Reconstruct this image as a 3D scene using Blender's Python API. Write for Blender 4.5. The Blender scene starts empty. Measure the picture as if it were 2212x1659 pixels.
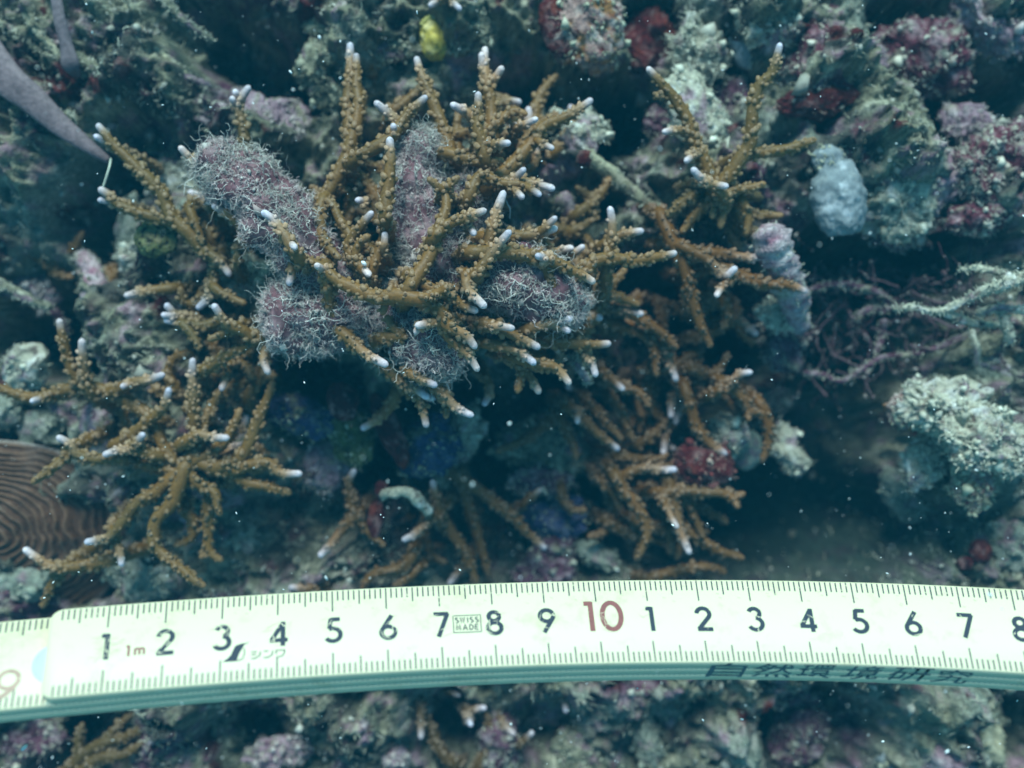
import bpy, bmesh, math
import numpy as np
from mathutils import Vector

# ------------------------------------------------------------------ camera, light, exposure
# one Blender unit is one centimetre; the reef lies in the XY plane and the camera hangs above it
scene = bpy.context.scene
scene.unit_settings.scale_length = 0.01
CAMZ = 26.0
FOC = 2372.0                       # focal length in units of the 2212 px wide tracing
cam_data = bpy.data.cameras.new("camera")
cam_data.sensor_width = 36.0
cam_data.lens = FOC / 2212.0 * 36.0
cam_data.clip_start = 0.1
cam_data.clip_end = 500.0
cam_data.dof.use_dof = True
cam_data.dof.focus_distance = 22.4
cam_data.dof.aperture_fstop = 0.085
cam = bpy.data.objects.new("camera", cam_data)
cam.location = (0, 0, CAMZ)
scene.collection.objects.link(cam)
scene.camera = cam

SUN_TILT = math.radians(47)
world = bpy.data.worlds.new("World")
scene.world = world
world.use_nodes = True
wn = world.node_tree
for n in list(wn.nodes):
    wn.nodes.remove(n)
sky = wn.nodes.new("ShaderNodeTexSky")
sky.sky_type = 'NISHITA'
sky.sun_disc = False
sky.sun_elevation = math.pi / 2 - SUN_TILT
sky.sun_rotation = 0.0
tint = wn.nodes.new("ShaderNodeMix")      # daylight filtered by the water above the reef
tint.data_type = 'RGBA'
tint.blend_type = 'MULTIPLY'
tint.inputs[0].default_value = 1.0
tint.inputs[7].default_value = (0.36, 0.95, 0.94, 1)
bg = wn.nodes.new("ShaderNodeBackground")
bg.inputs[1].default_value = 0.105
wo = wn.nodes.new("ShaderNodeOutputWorld")
wn.links.new(sky.outputs[0], tint.inputs[6])
wn.links.new(tint.outputs[2], bg.inputs[0])
wn.links.new(bg.outputs[0], wo.inputs[0])

sun_data = bpy.data.lights.new("sun", 'SUN')
sun_data.energy = 3.0
sun_data.angle = math.radians(24)
sun_data.color = (0.78, 0.97, 1.0)
sun = bpy.data.objects.new("sun", sun_data)
sun.rotation_euler = (-SUN_TILT, math.radians(-6), 0)
sun.location = (0, 40, 60)
scene.collection.objects.link(sun)

vs = scene.view_settings
vs.view_transform = 'Standard'
vs.look = 'None'
vs.exposure = 0.78
vs.gamma = 1.0
vs.use_curve_mapping = False
scene.cycles.use_denoising = True
scene.cycles.max_bounces = 5
scene.cycles.diffuse_bounces = 3
scene.cycles.volume_bounces = 0
scene.cycles.volume_step_rate = 6.0

# ------------------------------------------------------------------ helpers
rng = np.random.default_rng(11)
COL = scene.collection

def P(fx, fy, z):
    d = CAMZ - z
    return np.array([(fx - 1106.0) / FOC * d, (829.5 - fy) / FOC * d, z])

def _hash(ix, iy, iz, s):
    h = (ix * 374761393 + iy * 668265263 + iz * 2147483647 + s * 974634631) & 0xFFFFFFFF
    h = ((h ^ (h >> 13)) * 1274126177) & 0xFFFFFFFF
    return h ^ (h >> 16)

def noise3(p, seed=0):
    """gradient noise, about -1..1, vectorised"""
    p = np.asarray(p, float)
    i = np.floor(p).astype(np.int64)
    f = p - i
    u = f * f * f * (f * (f * 6 - 15) + 10)
    out = 0
    for dx in (0, 1):
        wx = u[:, 0] if dx else 1 - u[:, 0]
        for dy in (0, 1):
            wy = u[:, 1] if dy else 1 - u[:, 1]
            for dz in (0, 1):
                wz = u[:, 2] if dz else 1 - u[:, 2]
                h = _hash(i[:, 0] + dx, i[:, 1] + dy, i[:, 2] + dz, seed)
                gx = (h & 1023) / 511.5 - 1
                gy = ((h >> 10) & 1023) / 511.5 - 1
                gz = ((h >> 20) & 1023) / 511.5 - 1
                out = out + wx * wy * wz * (gx * (f[:, 0] - dx) + gy * (f[:, 1] - dy) + gz * (f[:, 2] - dz))
    return out * 1.25

def fbm(p, octaves=4, seed=0, gain=0.5, lac=2.07):
    a, o, s = 1.0, 0, 0.0
    p = np.asarray(p, float)
    for k in range(octaves):
        o = o + a * noise3(p + 17.3 * k, seed + k)
        s += a
        a *= gain
        p = p * lac
    return o / s

def billow(p, octaves=3, seed=0):
    a, o, s = 1.0, 0, 0.0
    p = np.asarray(p, float)
    for k in range(octaves):
        o = o + a * (1 - np.abs(noise3(p + 9.1 * k, seed + k)) * 2)
        s += a
        a *= 0.5
        p = p * 2.1
    return o / s

def sm(a, b, x):
    t = np.clip((x - a) / (b - a), 0, 1)
    return t * t * (3 - 2 * t)

def mesh_np(name, verts, quads=None, tris=None, col=None, smooth=True):
    me = bpy.data.meshes.new(name)
    verts = np.asarray(verts, np.float32)
    nq = 0 if quads is None else len(quads)
    nt = 0 if tris is None else len(tris)
    me.vertices.add(len(verts))
    me.vertices.foreach_set("co", verts.ravel())
    loops = []
    if nq: loops.append(np.asarray(quads, np.int32).ravel())
    if nt: loops.append(np.asarray(tris, np.int32).ravel())
    loops = np.concatenate(loops)
    me.loops.add(len(loops))
    me.loops.foreach_set("vertex_index", loops)
    me.polygons.add(nq + nt)
    starts = np.concatenate([np.arange(nq) * 4, nq * 4 + np.arange(nt) * 3]).astype(np.int32)
    me.polygons.foreach_set("loop_start", starts)
    me.update(calc_edges=True)
    if smooth:
        me.polygons.foreach_set("use_smooth", np.ones(nq + nt, bool))
    if col is not None:
        at = me.color_attributes.new("Col", 'FLOAT_COLOR', 'POINT')
        c = np.ones((len(verts), 4), np.float32)
        c[:, :3] = np.clip(col, 0, 1)
        at.data.foreach_set("color", c.ravel())
    me.validate()
    return me

def link(name, me, mat, parent=None, label=None, cat=None, group=None, kind=None):
    o = bpy.data.objects.new(name, me)
    COL.objects.link(o)
    if me is not None and mat is not None:
        me.materials.append(mat)
    if parent is not None:
        o.parent = parent
        o.matrix_parent_inverse = parent.matrix_world.inverted()
    tag(o, label, cat, group, kind)
    return o

def tag(o, label=None, cat=None, group=None, kind=None):
    if label: o["label"] = label
    if cat: o["category"] = cat
    if group: o["group"] = group
    if kind: o["kind"] = kind

def empty(name, loc, label, cat, group=None):
    o = bpy.data.objects.new(name, None)
    o.location = [float(v) for v in loc]
    o.empty_display_size = 0.3
    COL.objects.link(o)
    from mathutils import Matrix
    o.matrix_world = Matrix.Translation(o.location)
    tag(o, label, cat, group)
    return o

# ------------------------------------------------------------------ materials
def new_mat(name):
    m = bpy.data.materials.new(name)
    m.use_nodes = True
    nt = m.node_tree
    b = nt.nodes["Principled BSDF"]
    return m, nt, b

def N(nt, t, **kw):
    n = nt.nodes.new(t)
    for k, v in kw.items():
        setattr(n, k, v)
    return n

def crust_material(name, fine=9.0, bump=0.5, speck=0.35, rough=0.85, contrast=(0.45, 1.5)):
    """colour attribute broken up by fine grain, pale specks and real-scale relief"""
    m, nt, b = new_mat(name)
    L = nt.links.new
    at = N(nt, "ShaderNodeAttribute", attribute_name="Col")
    tc = N(nt, "ShaderNodeTexCoord")
    n1 = N(nt, "ShaderNodeTexNoise")
    n1.inputs["Scale"].default_value = fine
    n1.inputs["Detail"].default_value = 6
    n1.inputs["Roughness"].default_value = 0.7
    L(tc.outputs["Object"], n1.inputs["Vector"])
    mr = N(nt, "ShaderNodeMapRange")
    mr.inputs[1].default_value = 0.3
    mr.inputs[2].default_value = 0.7
    mr.inputs[3].default_value = contrast[0]
    mr.inputs[4].default_value = contrast[1]
    L(n1.outputs[0], mr.inputs[0])
    mul = N(nt, "ShaderNodeMix", data_type='RGBA', blend_type='MULTIPLY')
    mul.inputs[0].default_value = 1.0
    L(at.outputs["Color"], mul.inputs[6])
    L(mr.outputs[0], mul.inputs[7])
    v = N(nt, "ShaderNodeTexVoronoi")
    v.inputs["Scale"].default_value = fine * 1.6
    L(tc.outputs["Object"], v.inputs["Vector"])
    sp = N(nt, "ShaderNodeMapRange")
    sp.inputs[1].default_value = 0.12
    sp.inputs[2].default_value = 0.28
    sp.inputs[3].default_value = speck
    sp.inputs[4].default_value = 0.0
    L(v.outputs["Distance"], sp.inputs[0])
    n2 = N(nt, "ShaderNodeTexNoise")
    n2.inputs["Scale"].default_value = fine * 0.25
    n2.inputs["Detail"].default_value = 3
    L(tc.outputs["Object"], n2.inputs["Vector"])
    mk = N(nt, "ShaderNodeMapRange")
    mk.inputs[1].default_value = 0.5
    mk.inputs[2].default_value = 0.62
    L(n2.outputs[0], mk.inputs[0])
    mm = N(nt, "ShaderNodeMath", operation='MULTIPLY')
    L(sp.outputs[0], mm.inputs[0])
    L(mk.outputs[0], mm.inputs[1])
    mx = N(nt, "ShaderNodeMix", data_type='RGBA')
    L(mm.outputs[0], mx.inputs[0])
    L(mul.outputs[2], mx.inputs[6])
    mx.inputs[7].default_value = (0.42, 0.40, 0.33, 1)
    L(mx.outputs[2], b.inputs["Base Color"])
    b.inputs["Roughness"].default_value = rough
    b.inputs["Specular IOR Level"].default_value = 0.15
    ad = N(nt, "ShaderNodeMath", operation='SUBTRACT')
    L(n1.outputs[0], ad.inputs[0])
    vm = N(nt, "ShaderNodeMath", operation='MULTIPLY')
    L(v.outputs["Distance"], vm.inputs[0])
    vm.inputs[1].default_value = 0.6
    L(vm.outputs[0], ad.inputs[1])
    bp = N(nt, "ShaderNodeBump")
    bp.inputs["Strength"].default_value = bump
    bp.inputs["Distance"].default_value = 0.12
    L(ad.outputs[0], bp.inputs["Height"])
    L(bp.outputs[0], b.inputs["Normal"])
    return m

def attr_material(name, rough=0.6, spec=0.2, grain=0.25, scale=14.0, bump=0.0, sss=0.0):
    m, nt, b = new_mat(name)
    L = nt.links.new
    at = N(nt, "ShaderNodeAttribute", attribute_name="Col")
    tc = N(nt, "ShaderNodeTexCoord")
    n1 = N(nt, "ShaderNodeTexNoise")
    n1.inputs["Scale"].default_value = scale
    n1.inputs["Detail"].default_value = 4
    L(tc.outputs["Object"], n1.inputs["Vector"])
    mr = N(nt, "ShaderNodeMapRange")
    mr.inputs[1].default_value = 0.3
    mr.inputs[2].default_value = 0.7
    mr.inputs[3].default_value = 1 - grain
    mr.inputs[4].default_value = 1 + grain
    L(n1.outputs[0], mr.inputs[0])
    mul = N(nt, "ShaderNodeMix", data_type='RGBA', blend_type='MULTIPLY')
    mul.inputs[0].default_value = 1.0
    L(at.outputs["Color"], mul.inputs[6])
    L(mr.outputs[0], mul.inputs[7])
    L(mul.outputs[2], b.inputs["Base Color"])
    b.inputs["Roughness"].default_value = rough
    b.inputs["Specular IOR Level"].default_value = spec
    if bump:
        bp = N(nt, "ShaderNodeBump")
        bp.inputs["Strength"].default_value = bump
        bp.inputs["Distance"].default_value = 0.05
        L(n1.outputs[0], bp.inputs["Height"])
        L(bp.outputs[0], b.inputs["Normal"])
    if sss:
        b.inputs["Subsurface Weight"].default_value = sss
        b.inputs["Subsurface Radius"].default_value = (0.08, 0.06, 0.04)
    return m

def plain_material(name, c, rough=0.6, spec=0.3, var=0.0, scale=3.0):
    m, nt, b = new_mat(name)
    b.inputs["Roughness"].default_value = rough
    b.inputs["Specular IOR Level"].default_value = spec
    L = nt.links.new
    tc = N(nt, "ShaderNodeTexCoord")
    n1 = N(nt, "ShaderNodeTexNoise")
    n1.inputs["Scale"].default_value = scale
    n1.inputs["Detail"].default_value = 5
    L(tc.outputs["Object"], n1.inputs["Vector"])
    mx = N(nt, "ShaderNodeMix", data_type='RGBA')
    mx.inputs[6].default_value = tuple(max(0, v * (1 - var)) for v in c) + (1,)
    mx.inputs[7].default_value = tuple(min(1, v * (1 + var)) for v in c) + (1,)
    L(n1.outputs[0], mx.inputs[0])
    L(mx.outputs[2], b.inputs["Base Color"])
    return m

M_CRUST = crust_material("reef_crust")
M_SMOOTH = crust_material("smooth_crust", fine=5.0, bump=0.22, speck=0.1, contrast=(0.75, 1.25))
M_CORAL = attr_material("coral_tissue", rough=0.5, spec=0.3, grain=0.22, scale=16, bump=0.25)
M_TURF = attr_material("turf_filament", rough=0.7, spec=0.15, grain=0.2, scale=6)
M_FLESH = attr_material("sponge_flesh", rough=0.55, spec=0.25, grain=0.3, scale=8, bump=0.4)

PAL = {  # linear base colours: main, pale, dark, accent
    'turf':   ((.20, .19, .125), (.46, .43, .31), (.045, .05, .04), (.24, .15, .17)),
    'pink':   ((.34, .22, .25), (.48, .40, .39), (.14, .06, .09), (.27, .25, .17)),
    'red':    ((.075, .009, .010), (.22, .12, .11), (.03, .005, .008), (.14, .028, .018)),
    'pale':   ((.46, .43, .32), (.62, .60, .54), (.12, .085, .07), (.32, .22, .24)),
    'grey':   ((.22, .25, .255), (.42, .45, .46), (.18, .21, .22), (.27, .295, .29)),
    'purple': ((.12, .05, .075), (.30, .22, .235), (.045, .012, .022), (.28, .26, .18)),
    'teal':   ((.23, .245, .19), (.36, .35, .29), (.13, .145, .11), (.27, .18, .19)),
    'blue':   ((.055, .065, .15), (.16, .16, .20), (.03, .035, .075), (.19, .18, .13)),
    'brown':  ((.14, .085, .035), (.27, .20, .12), (.06, .035, .018), (.17, .13, .06)),
    'orange': ((.34, .22, .19), (.52, .44, .38), (.13, .022, .022), (.36, .17, .06)),
    'maroon': ((.12, .032, .045), (.34, .22, .23), (.045, .009, .016), (.36, .33, .25)),
    'rose':   ((.44, .31, .32), (.58, .50, .48), (.30, .13, .17), (.40, .36, .28)),
    'dark':   ((.055, .055, .048), (.16, .15, .11), (.02, .02, .02), (.11, .045, .055)),
    'olive':  ((.12, .125, .045), (.26, .26, .11), (.04, .045, .02), (.17, .15, .06)),
    'yellow': ((.56, .44, .08), (.66, .56, .22), (.36, .29, .06), (.50, .42, .16)),
    'tan':    ((.38, .35, .23), (.50, .46, .34), (.19, .17, .10), (.30, .25, .18)),
}

def palette(p, kind, seed=0, scale=1.0):
    a, b_, c, d = (np.array(v) for v in PAL[kind])
    n1 = fbm(p * 1.9 * scale, 4, seed, .6)[:, None]
    n2 = fbm(p * 3.2 * scale + 5, 4, seed + 7, .65)[:, None]
    n3 = fbm(p * 1.2 * scale + 9, 4, seed + 13, .6)[:, None]
    o = a + (b_ - a) * sm(0.02, 0.26, n1)
    o = o + (d - o) * sm(0.08, 0.24, n3)
    o = o + (c - o) * sm(0.04, 0.26, n2)
    return o

# ------------------------------------------------------------------ generators
def catmull(pts, step):
    pts = np.asarray(pts, float)
    if len(pts) == 2:
        pts = np.stack([pts[0], pts.mean(0), pts[1]])
    q = np.concatenate([[2 * pts[0] - pts[1]], pts, [2 * pts[-1] - pts[-2]]])
    out = []
    for i in range(1, len(q) - 2):
        p0, p1, p2, p3 = q[i - 1], q[i], q[i + 1], q[i + 2]
        n = max(2, int(np.linalg.norm(p2[:3] - p1[:3]) / step) + 1)
        t = np.linspace(0, 1, n, endpoint=False)[:, None]
        out.append(0.5 * ((2 * p1) + (-p0 + p2) * t + (2 * p0 - 5 * p1 + 4 * p2 - p3) * t ** 2 + (-p0 + 3 * p1 - 3 * p2 + p3) * t ** 3))
    out.append(q[-2][None])
    return np.concatenate(out)

def frames(c):
    t = np.gradient(c, axis=0)
    t /= np.linalg.norm(t, axis=1)[:, None] + 1e-9
    up = np.array([0.13, 0.21, 1.0]); up /= np.linalg.norm(up)
    a = np.cross(t, up)
    bad = np.linalg.norm(a, axis=1) < 0.1
    a[bad] = np.cross(t[bad], np.array([1.0, 0, 0]))
    a /= np.linalg.norm(a, axis=1)[:, None] + 1e-9
    b = np.cross(a, t)
    return t, a, b

def tube(c, r, sides=12, cap_end=True):
    """verts, quads, tris of a tube round centreline c with radii r"""
    t, a, b = frames(c)
    th = np.linspace(0, 2 * np.pi, sides, endpoint=False)
    d = a[:, None] * np.cos(th)[None, :, None] + b[:, None] * np.sin(th)[None, :, None]
    v = (c[:, None] + d * r[:, None, None]).reshape(-1, 3)
    n = len(c)
    i = np.arange(n - 1)[:, None] * sides
    j = np.arange(sides)[None]
    k = (j + 1) % sides
    quads = np.stack([i + j, i + k, i + sides + k, i + sides + j], -1).reshape(-1, 4)
    tris = np.zeros((0, 3), int)
    if cap_end:
        v = np.concatenate([v, [c[-1] + t[-1] * r[-1] * 0.35], [c[0] - t[0] * r[0] * 0.2]])
        e = (n - 1) * sides
        tris = np.concatenate([np.stack([e + j[0], e + k[0], np.full(sides, n * sides)], -1),
                               np.stack([k[0], j[0], np.full(sides, n * sides + 1)], -1)])
    return v, quads, tris, d.reshape(-1, 3)

def strands(base, nrm, length, radius, col0, col1, k=6, curl=0.9, seed=0, upb=0.0, sides=3):
    """many thin curly filaments as one mesh: returns verts, quads, colours"""
    g = np.random.default_rng(seed)
    n = len(base)
    L = length * g.uniform(0.45, 1.3, n)
    d = nrm + g.normal(0, 0.35, (n, 3))
    d[:, 2] += upb
    d /= np.linalg.norm(d, axis=1)[:, None] + 1e-9
    pts = [base - nrm * 0.02]
    for s in range(k - 1):
        d = d + g.normal(0, curl * 0.55, (n, 3))
        d /= np.linalg.norm(d, axis=1)[:, None] + 1e-9
        pts.append(pts[-1] + d * (L / (k - 1))[:, None])
    c = np.stack(pts, 1)
    t = np.gradient(c, axis=1)
    t /= np.linalg.norm(t, axis=2)[..., None] + 1e-9
    ref = g.normal(0, 1, (n, 1, 3))
    a = np.cross(t, ref); a /= np.linalg.norm(a, axis=2)[..., None] + 1e-9
    b = np.cross(t, a)
    th = np.linspace(0, 2 * np.pi, sides, endpoint=False)
    R = radius * g.uniform(0.45, 1.6, n)[:, None] * np.linspace(1.15, 0.55, k)[None]
    v = c[:, :, None] + (a[:, :, None] * np.cos(th)[None, None, :, None] + b[:, :, None] * np.sin(th)[None, None, :, None]) * R[:, :, None, None]
    v = v.reshape(-1, 3)
    si = (np.arange(n) * k * sides)[:, None, None]
    ri = (np.arange(k - 1) * sides)[None, :, None]
    j = np.arange(sides)[None, None]
    kk = (j + 1) % sides
    q = np.stack([si + ri + j, si + ri + kk, si + ri + sides + kk, si + ri + sides + j], -1).reshape(-1, 4)
    w = g.uniform(0, 1, n)[:, None]
    cc = np.asarray(col0)[None] * (1 - w) + np.asarray(col1)[None] * w
    cc = cc * g.uniform(0.7, 1.25, (n, 1))
    cc = np.repeat(cc[:, None], k * sides, 1).reshape(-1, 3)
    return v, q, cc

_ICO = {}
def ico(sub):
    if sub not in _ICO:
        bm = bmesh.new()
        bmesh.ops.create_icosphere(bm, subdivisions=sub, radius=1.0)
        v = np.array([x.co[:] for x in bm.verts])
        f = np.array([[x.index for x in g.verts] for g in bm.faces])
        bm.free()
        _ICO[sub] = (v, f)
    return _ICO[sub]

def vnormals(v, tris):
    n = np.zeros_like(v)
    fn = np.cross(v[tris[:, 1]] - v[tris[:, 0]], v[tris[:, 2]] - v[tris[:, 0]])
    for i in range(3):
        np.add.at(n, tris[:, i], fn)
    return n / (np.linalg.norm(n, axis=1)[:, None] + 1e-12)

def lump(center, rad, rot=0.0, seed=0, rough=0.30, sub=5, kind='turf', pits=0.0, flat=0.0):
    """a displaced rock: world verts, tris, colours, normals"""
    v, f = ico(sub)
    rad = np.asarray(rad, float)
    R = float(np.cbrt(rad.prod()))
    q = v * rad / R
    o = np.array([seed * 3.1, seed * 1.7, seed * 0.9])
    wv = np.stack([fbm(q * 0.9 + o + 31 * k, 3, seed + k) for k in range(3)], 1)      # bend the whole form
    d = 1 + rough * (0.9 * fbm(q * 1.2 + o, 3, seed) + 0.75 * billow(q * 1.7 + wv + o, 3, seed + 3) - 0.25)
    d = d + rough * 0.34 * (billow(q * 5.0 + o, 2, seed + 5) - .5)
    d = d + rough * 0.16 * fbm(q * 14.0 + o, 2, seed + 6)
    if pits:
        w = billow(q * 3.3 + o, 1, seed + 9)
        d = d - pits * sm(0.72, 0.95, w)
    p = v * d[:, None] * rad + wv * (rough * 1.5 * R)
    cr, sr = math.cos(rot), math.sin(rot)
    p = np.stack([p[:, 0] * cr - p[:, 1] * sr, p[:, 0] * sr + p[:, 1] * cr, p[:, 2]], 1)
    c = palette(p + o, kind, seed, 1.0 / max(0.6, min(1.4, R)))
    nrm = vnormals(p, f)
    return p + center, f, c, nrm

_OV = np.array([(1, 0, 0), (-1, 0, 0), (0, 1, 0), (0, -1, 0), (0, 0, 1), (0, 0, -1)], float)
_OF = np.array([(0, 2, 4), (2, 1, 4), (1, 3, 4), (3, 0, 4), (2, 0, 5), (1, 2, 5), (3, 1, 5), (0, 3, 5)])
def crumbs(base, nrm, size, col0, col1, seed=0):
    """small angular grains of sediment and coralline crust: verts, tris, colours"""
    g = np.random.default_rng(seed)
    n = len(base)
    s = size * np.exp(g.normal(0, .6, n))
    m = g.normal(0, 1, (n, 3, 3))
    m, _ = np.linalg.qr(m)
    sc = g.uniform(.45, 1.4, (n, 1, 3))
    v = np.einsum('nij,nvj->nvi', m, _OV[None] * sc) * s[:, None, None] + (base + nrm * (s * .35)[:, None])[:, None]
    v += g.normal(0, .18, v.shape) * s[:, None, None]
    f = (_OF[None] + (np.arange(n) * 6)[:, None, None]).reshape(-1, 3)
    w = g.uniform(0, 1, (n, 1))
    c = (np.asarray(col0) * (1 - w) + np.asarray(col1) * w) * g.uniform(.6, 1.25, (n, 1))
    return v.reshape(-1, 3), f, np.repeat(c[:, None], 6, 1).reshape(-1, 3)
# ------------------------------------------------------------------ the reef floor
BASEZ = -1.85
PITS = [  # tracing x, y, depth below the base, radius: hollows and crevices of the reef
    (606, 160, 7, 75), (480, 70, 4, 80), (300, 300, 2.5, 50), (250, 400, 5.5, 60), (215, 500, 6, 75), (60, 700, 6, 90),
    (130, 770, 5, 50), (1150, 200, 6, 70), (1330, 240, 7, 80), (1420, 50, 7, 50), (1950, 60, 7, 70), (2110, 240, 8, 110),
    (1850, 545, 7, 90), (1990, 540, 6, 80), (1560, 640, 8, 80), (1450, 650, 7, 80), (1620, 760, 7, 90), (1250, 850, 5, 110), (680, 850, 5, 80),
    (860, 900, 6, 40), (800, 1000, 6, 50), (1290, 1130, 7, 80), (1830, 980, 6, 130), (1700, 1110, 4.5, 150), (160, 1200, 4, 100),
    (1900, 760, 5, 120), (560, 500, 4, 60), (1290, 420, 5, 60), (1000, 900, 5, 80), (1500, 850, 6, 90), (40, 960, 2, 60), (1060, 1010, 4, 60),
    (1200, 1620, 2.5, 80), (500, 1620, 2.5, 70), (1760, 1600, 3, 90), (2190, 1600, 5, 70), (980, 1620, 3, 60), (60, 1640, 3, 80), (1560, 200, 4, 50), (200, 1640, 2.2, 130), (600, 1640, 2.0, 130), (1000, 1640, 2.2, 130), (1400, 1640, 2.0, 130), (1800, 1640, 2.4, 130), (1150, 1090, 3.0, 270), (620, 1120, 2.0, 130), (1440, 780, 2.0, 200), (1850, 680, 1.5, 150)]
MOUNDS = [
    (800, 60, 2.5, 120), (560, 270, 2.0, 80), (1010, 60, 2.5, 60), (1640, 60, 3.0, 80), (1780, 150, 2.5, 70), (1900, 330, 3.0, 120),
    (350, 750, 2.5, 90), (320, 530, 2.0, 60), (2080, 900, 2.0, 110), (1530, 330, 2.0, 90), (1220, 300, 2.0, 70), (900, 640, 3.0, 160),
    (420, 950, 1.8, 110), (2150, 60, 2.0, 70), (2150, 400, 2.5, 80), (2060, 1560, 2.2, 110), (640, 990, 1.0, 70), (1180, 1020, 1.5, 70),
    (120, 150, 1.6, 150), (330, 190, 2.0, 90), (60, 330, 2.2, 90), (250, 60, 2.0, 90), (700, 1560, 1.2, 90), (350, 1580, 1.2, 70), (1350, 1580, 1.0, 80), (1960, 1220, 0.8, 120), (1640, 1600, 1.2, 60), (180, 640, 1.5, 80)]

def ground_height(x, y):
    x = np.asarray(x, float); y = np.asarray(y, float)
    q = np.stack([x, y, np.zeros_like(x)], -1).reshape(-1, 3)
    h = np.full(len(q), BASEZ)
    s = (CAMZ - BASEZ) / FOC
    warp = np.stack([fbm(q * 0.5, 3, 91), fbm(q * 0.5 + 40, 3, 92)], 1) * 0.9
    for lst, sg in ((PITS, -1), (MOUNDS, 1)):
        for fx, fy, dz, r in lst:
            c = ((fx - 1106) * s, (829.5 - fy) * s)
            d2 = ((q[:, 0] + warp[:, 0] - c[0]) ** 2 + (q[:, 1] + warp[:, 1] - c[1]) ** 2) / (r * s * 1.05) ** 2
            h += sg * dz * (0.55 if sg > 0 else 1.0) * np.exp(-d2 ** 1.3)
    h += 1.2 * fbm(q * 0.28, 3, 21) + 1.0 * (billow(q * 0.42 + 3, 3, 33) - 0.45) + 0.95 * (billow(q * 1.1, 3, 35) - 0.5) + 0.35 * (billow(q * 2.7 + 8, 2, 37) - .5)
    h += 0.28 * fbm(q * 2.6, 3, 41) + 0.12 * fbm(q * 7.0, 2, 44)
    # the sandy hollow at lower right is smoother
    c = ((1700 - 1106) * s, (829.5 - 1140) * s)
    d2 = ((q[:, 0] - c[0]) / 3.6) ** 2 + ((q[:, 1] - c[1]) / 1.4) ** 2
    w = np.exp(-d2 ** 2)
    h = h * (1 - w) + (-9.5 + 0.2 * fbm(q * 1.2, 3, 5)) * w
    return h

def axis(lim_f, step, lim):
    core = np.arange(-lim_f, lim_f + step / 2, step)
    g, s, x = [], step, lim_f
    while x < lim:
        s = min(s * 1.15, 0.6)
        x += s
        g.append(x)
    g = np.array(g)
    return np.concatenate([-g[::-1], core, g])

gx, gy = axis(15.0, 0.07, 48), axis(11.6, 0.07, 48)
X, Y = np.meshgrid(gx, gy)
Z = ground_height(X, Y).reshape(X.shape)
gv = np.stack([X, Y, Z], -1).reshape(-1, 3)
nx, ny = len(gx), len(gy)
ii = np.arange(ny - 1)[:, None] * nx + np.arange(nx - 1)[None]
gq = np.stack([ii, ii + 1, ii + nx + 1, ii + nx], -1).reshape(-1, 4)
gn = np.stack([-np.gradient(Z, gx, axis=1), -np.gradient(Z, gy, axis=0), np.ones_like(Z)], -1).reshape(-1, 3)
gn /= np.linalg.norm(gn, axis=1)[:, None]
# rock, turf, coralline pink and dark sponge in patches that follow nothing but their own noise
q2 = gv * np.array([1, 1, 0.6])
m1, m2, m3 = fbm(q2 * 0.35 + 70, 3, 61)[:, None], fbm(q2 * 0.5 + 20, 3, 62)[:, None], fbm(q2 * 0.6 + 30, 3, 63)[:, None]
gc = palette(gv, 'turf', 3)
gc = gc + (palette(gv, 'teal', 4) - gc) * sm(0.05, 0.25, m1)
gc = gc + (palette(gv, 'purple', 5) - gc) * sm(0.12, 0.26, m2)
gc = gc + (palette(gv, 'dark', 6) - gc) * sm(0.02, 0.22, m3)
gc = gc + (palette(gv, 'pink', 8) - gc) * sm(0.18, 0.30, fbm(q2 * 0.8 + 3, 3, 64)[:, None])
gc = gc + (palette(gv, 'red', 9) - gc) * sm(0.25, 0.33, fbm(q2 * 0.9 + 13, 3, 66)[:, None])
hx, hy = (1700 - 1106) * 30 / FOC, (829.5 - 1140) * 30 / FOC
hw = np.exp(-(((gv[:, 0] - hx) / 4.6) ** 2 + ((gv[:, 1] - hy) / 2.0) ** 2) ** 2)[:, None]      # fine silt in the lower right hollow, its shade darkened into the colour
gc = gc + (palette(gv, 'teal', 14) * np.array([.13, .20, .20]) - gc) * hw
lc = np.exp(-(((gv[:, 0] - .6) / 6.5) ** 2 + ((gv[:, 1] + 3.0) / 2.6) ** 2) ** 2)[:, None]      # shade of the central hollow painted in with the dark palette
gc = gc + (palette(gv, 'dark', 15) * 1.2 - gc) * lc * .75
gc *= 0.95
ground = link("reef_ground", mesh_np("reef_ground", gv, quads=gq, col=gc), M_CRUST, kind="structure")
tag(ground, "uneven reef floor of rubble, turf and dark hollows")

# short turf algae over the floor
vis = (np.abs(gv[:, 0]) < 14.5) & (np.abs(gv[:, 1]) < 11.2)
wt = vis * (0.15 + sm(-0.05, 0.3, fbm(gv * 0.7, 3, 77))) * sm(-9.5, -3.5, gv[:, 2])
pick = rng.choice(len(gv), 14000, p=wt / wt.sum())
sb = gv[pick] + np.c_[rng.uniform(-.03, .03, (len(pick), 2)), np.zeros(len(pick))]
v_, q_, c_ = strands(sb, gn[pick], 0.22, 0.013, (.22, .21, .145), (.52, .50, .38), k=5, curl=0.8, seed=5)
pk2 = rng.choice(len(gv), 9000, p=wt / wt.sum())
v2_, t2_, c2_ = crumbs(gv[pk2] + np.c_[rng.uniform(-.04, .04, (len(pk2), 2)), np.zeros(len(pk2))], gn[pk2], .036, (.17, .16, .12), (.44, .42, .35), 6)
link("turf_algae", mesh_np("turf_algae", np.concatenate([v_, v2_]), quads=q_, tris=t2_ + len(v_), col=np.concatenate([c_, c2_])), M_TURF, kind="stuff",
     label="short pale turf algae tufts growing over the reef floor", cat="algae")

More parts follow.
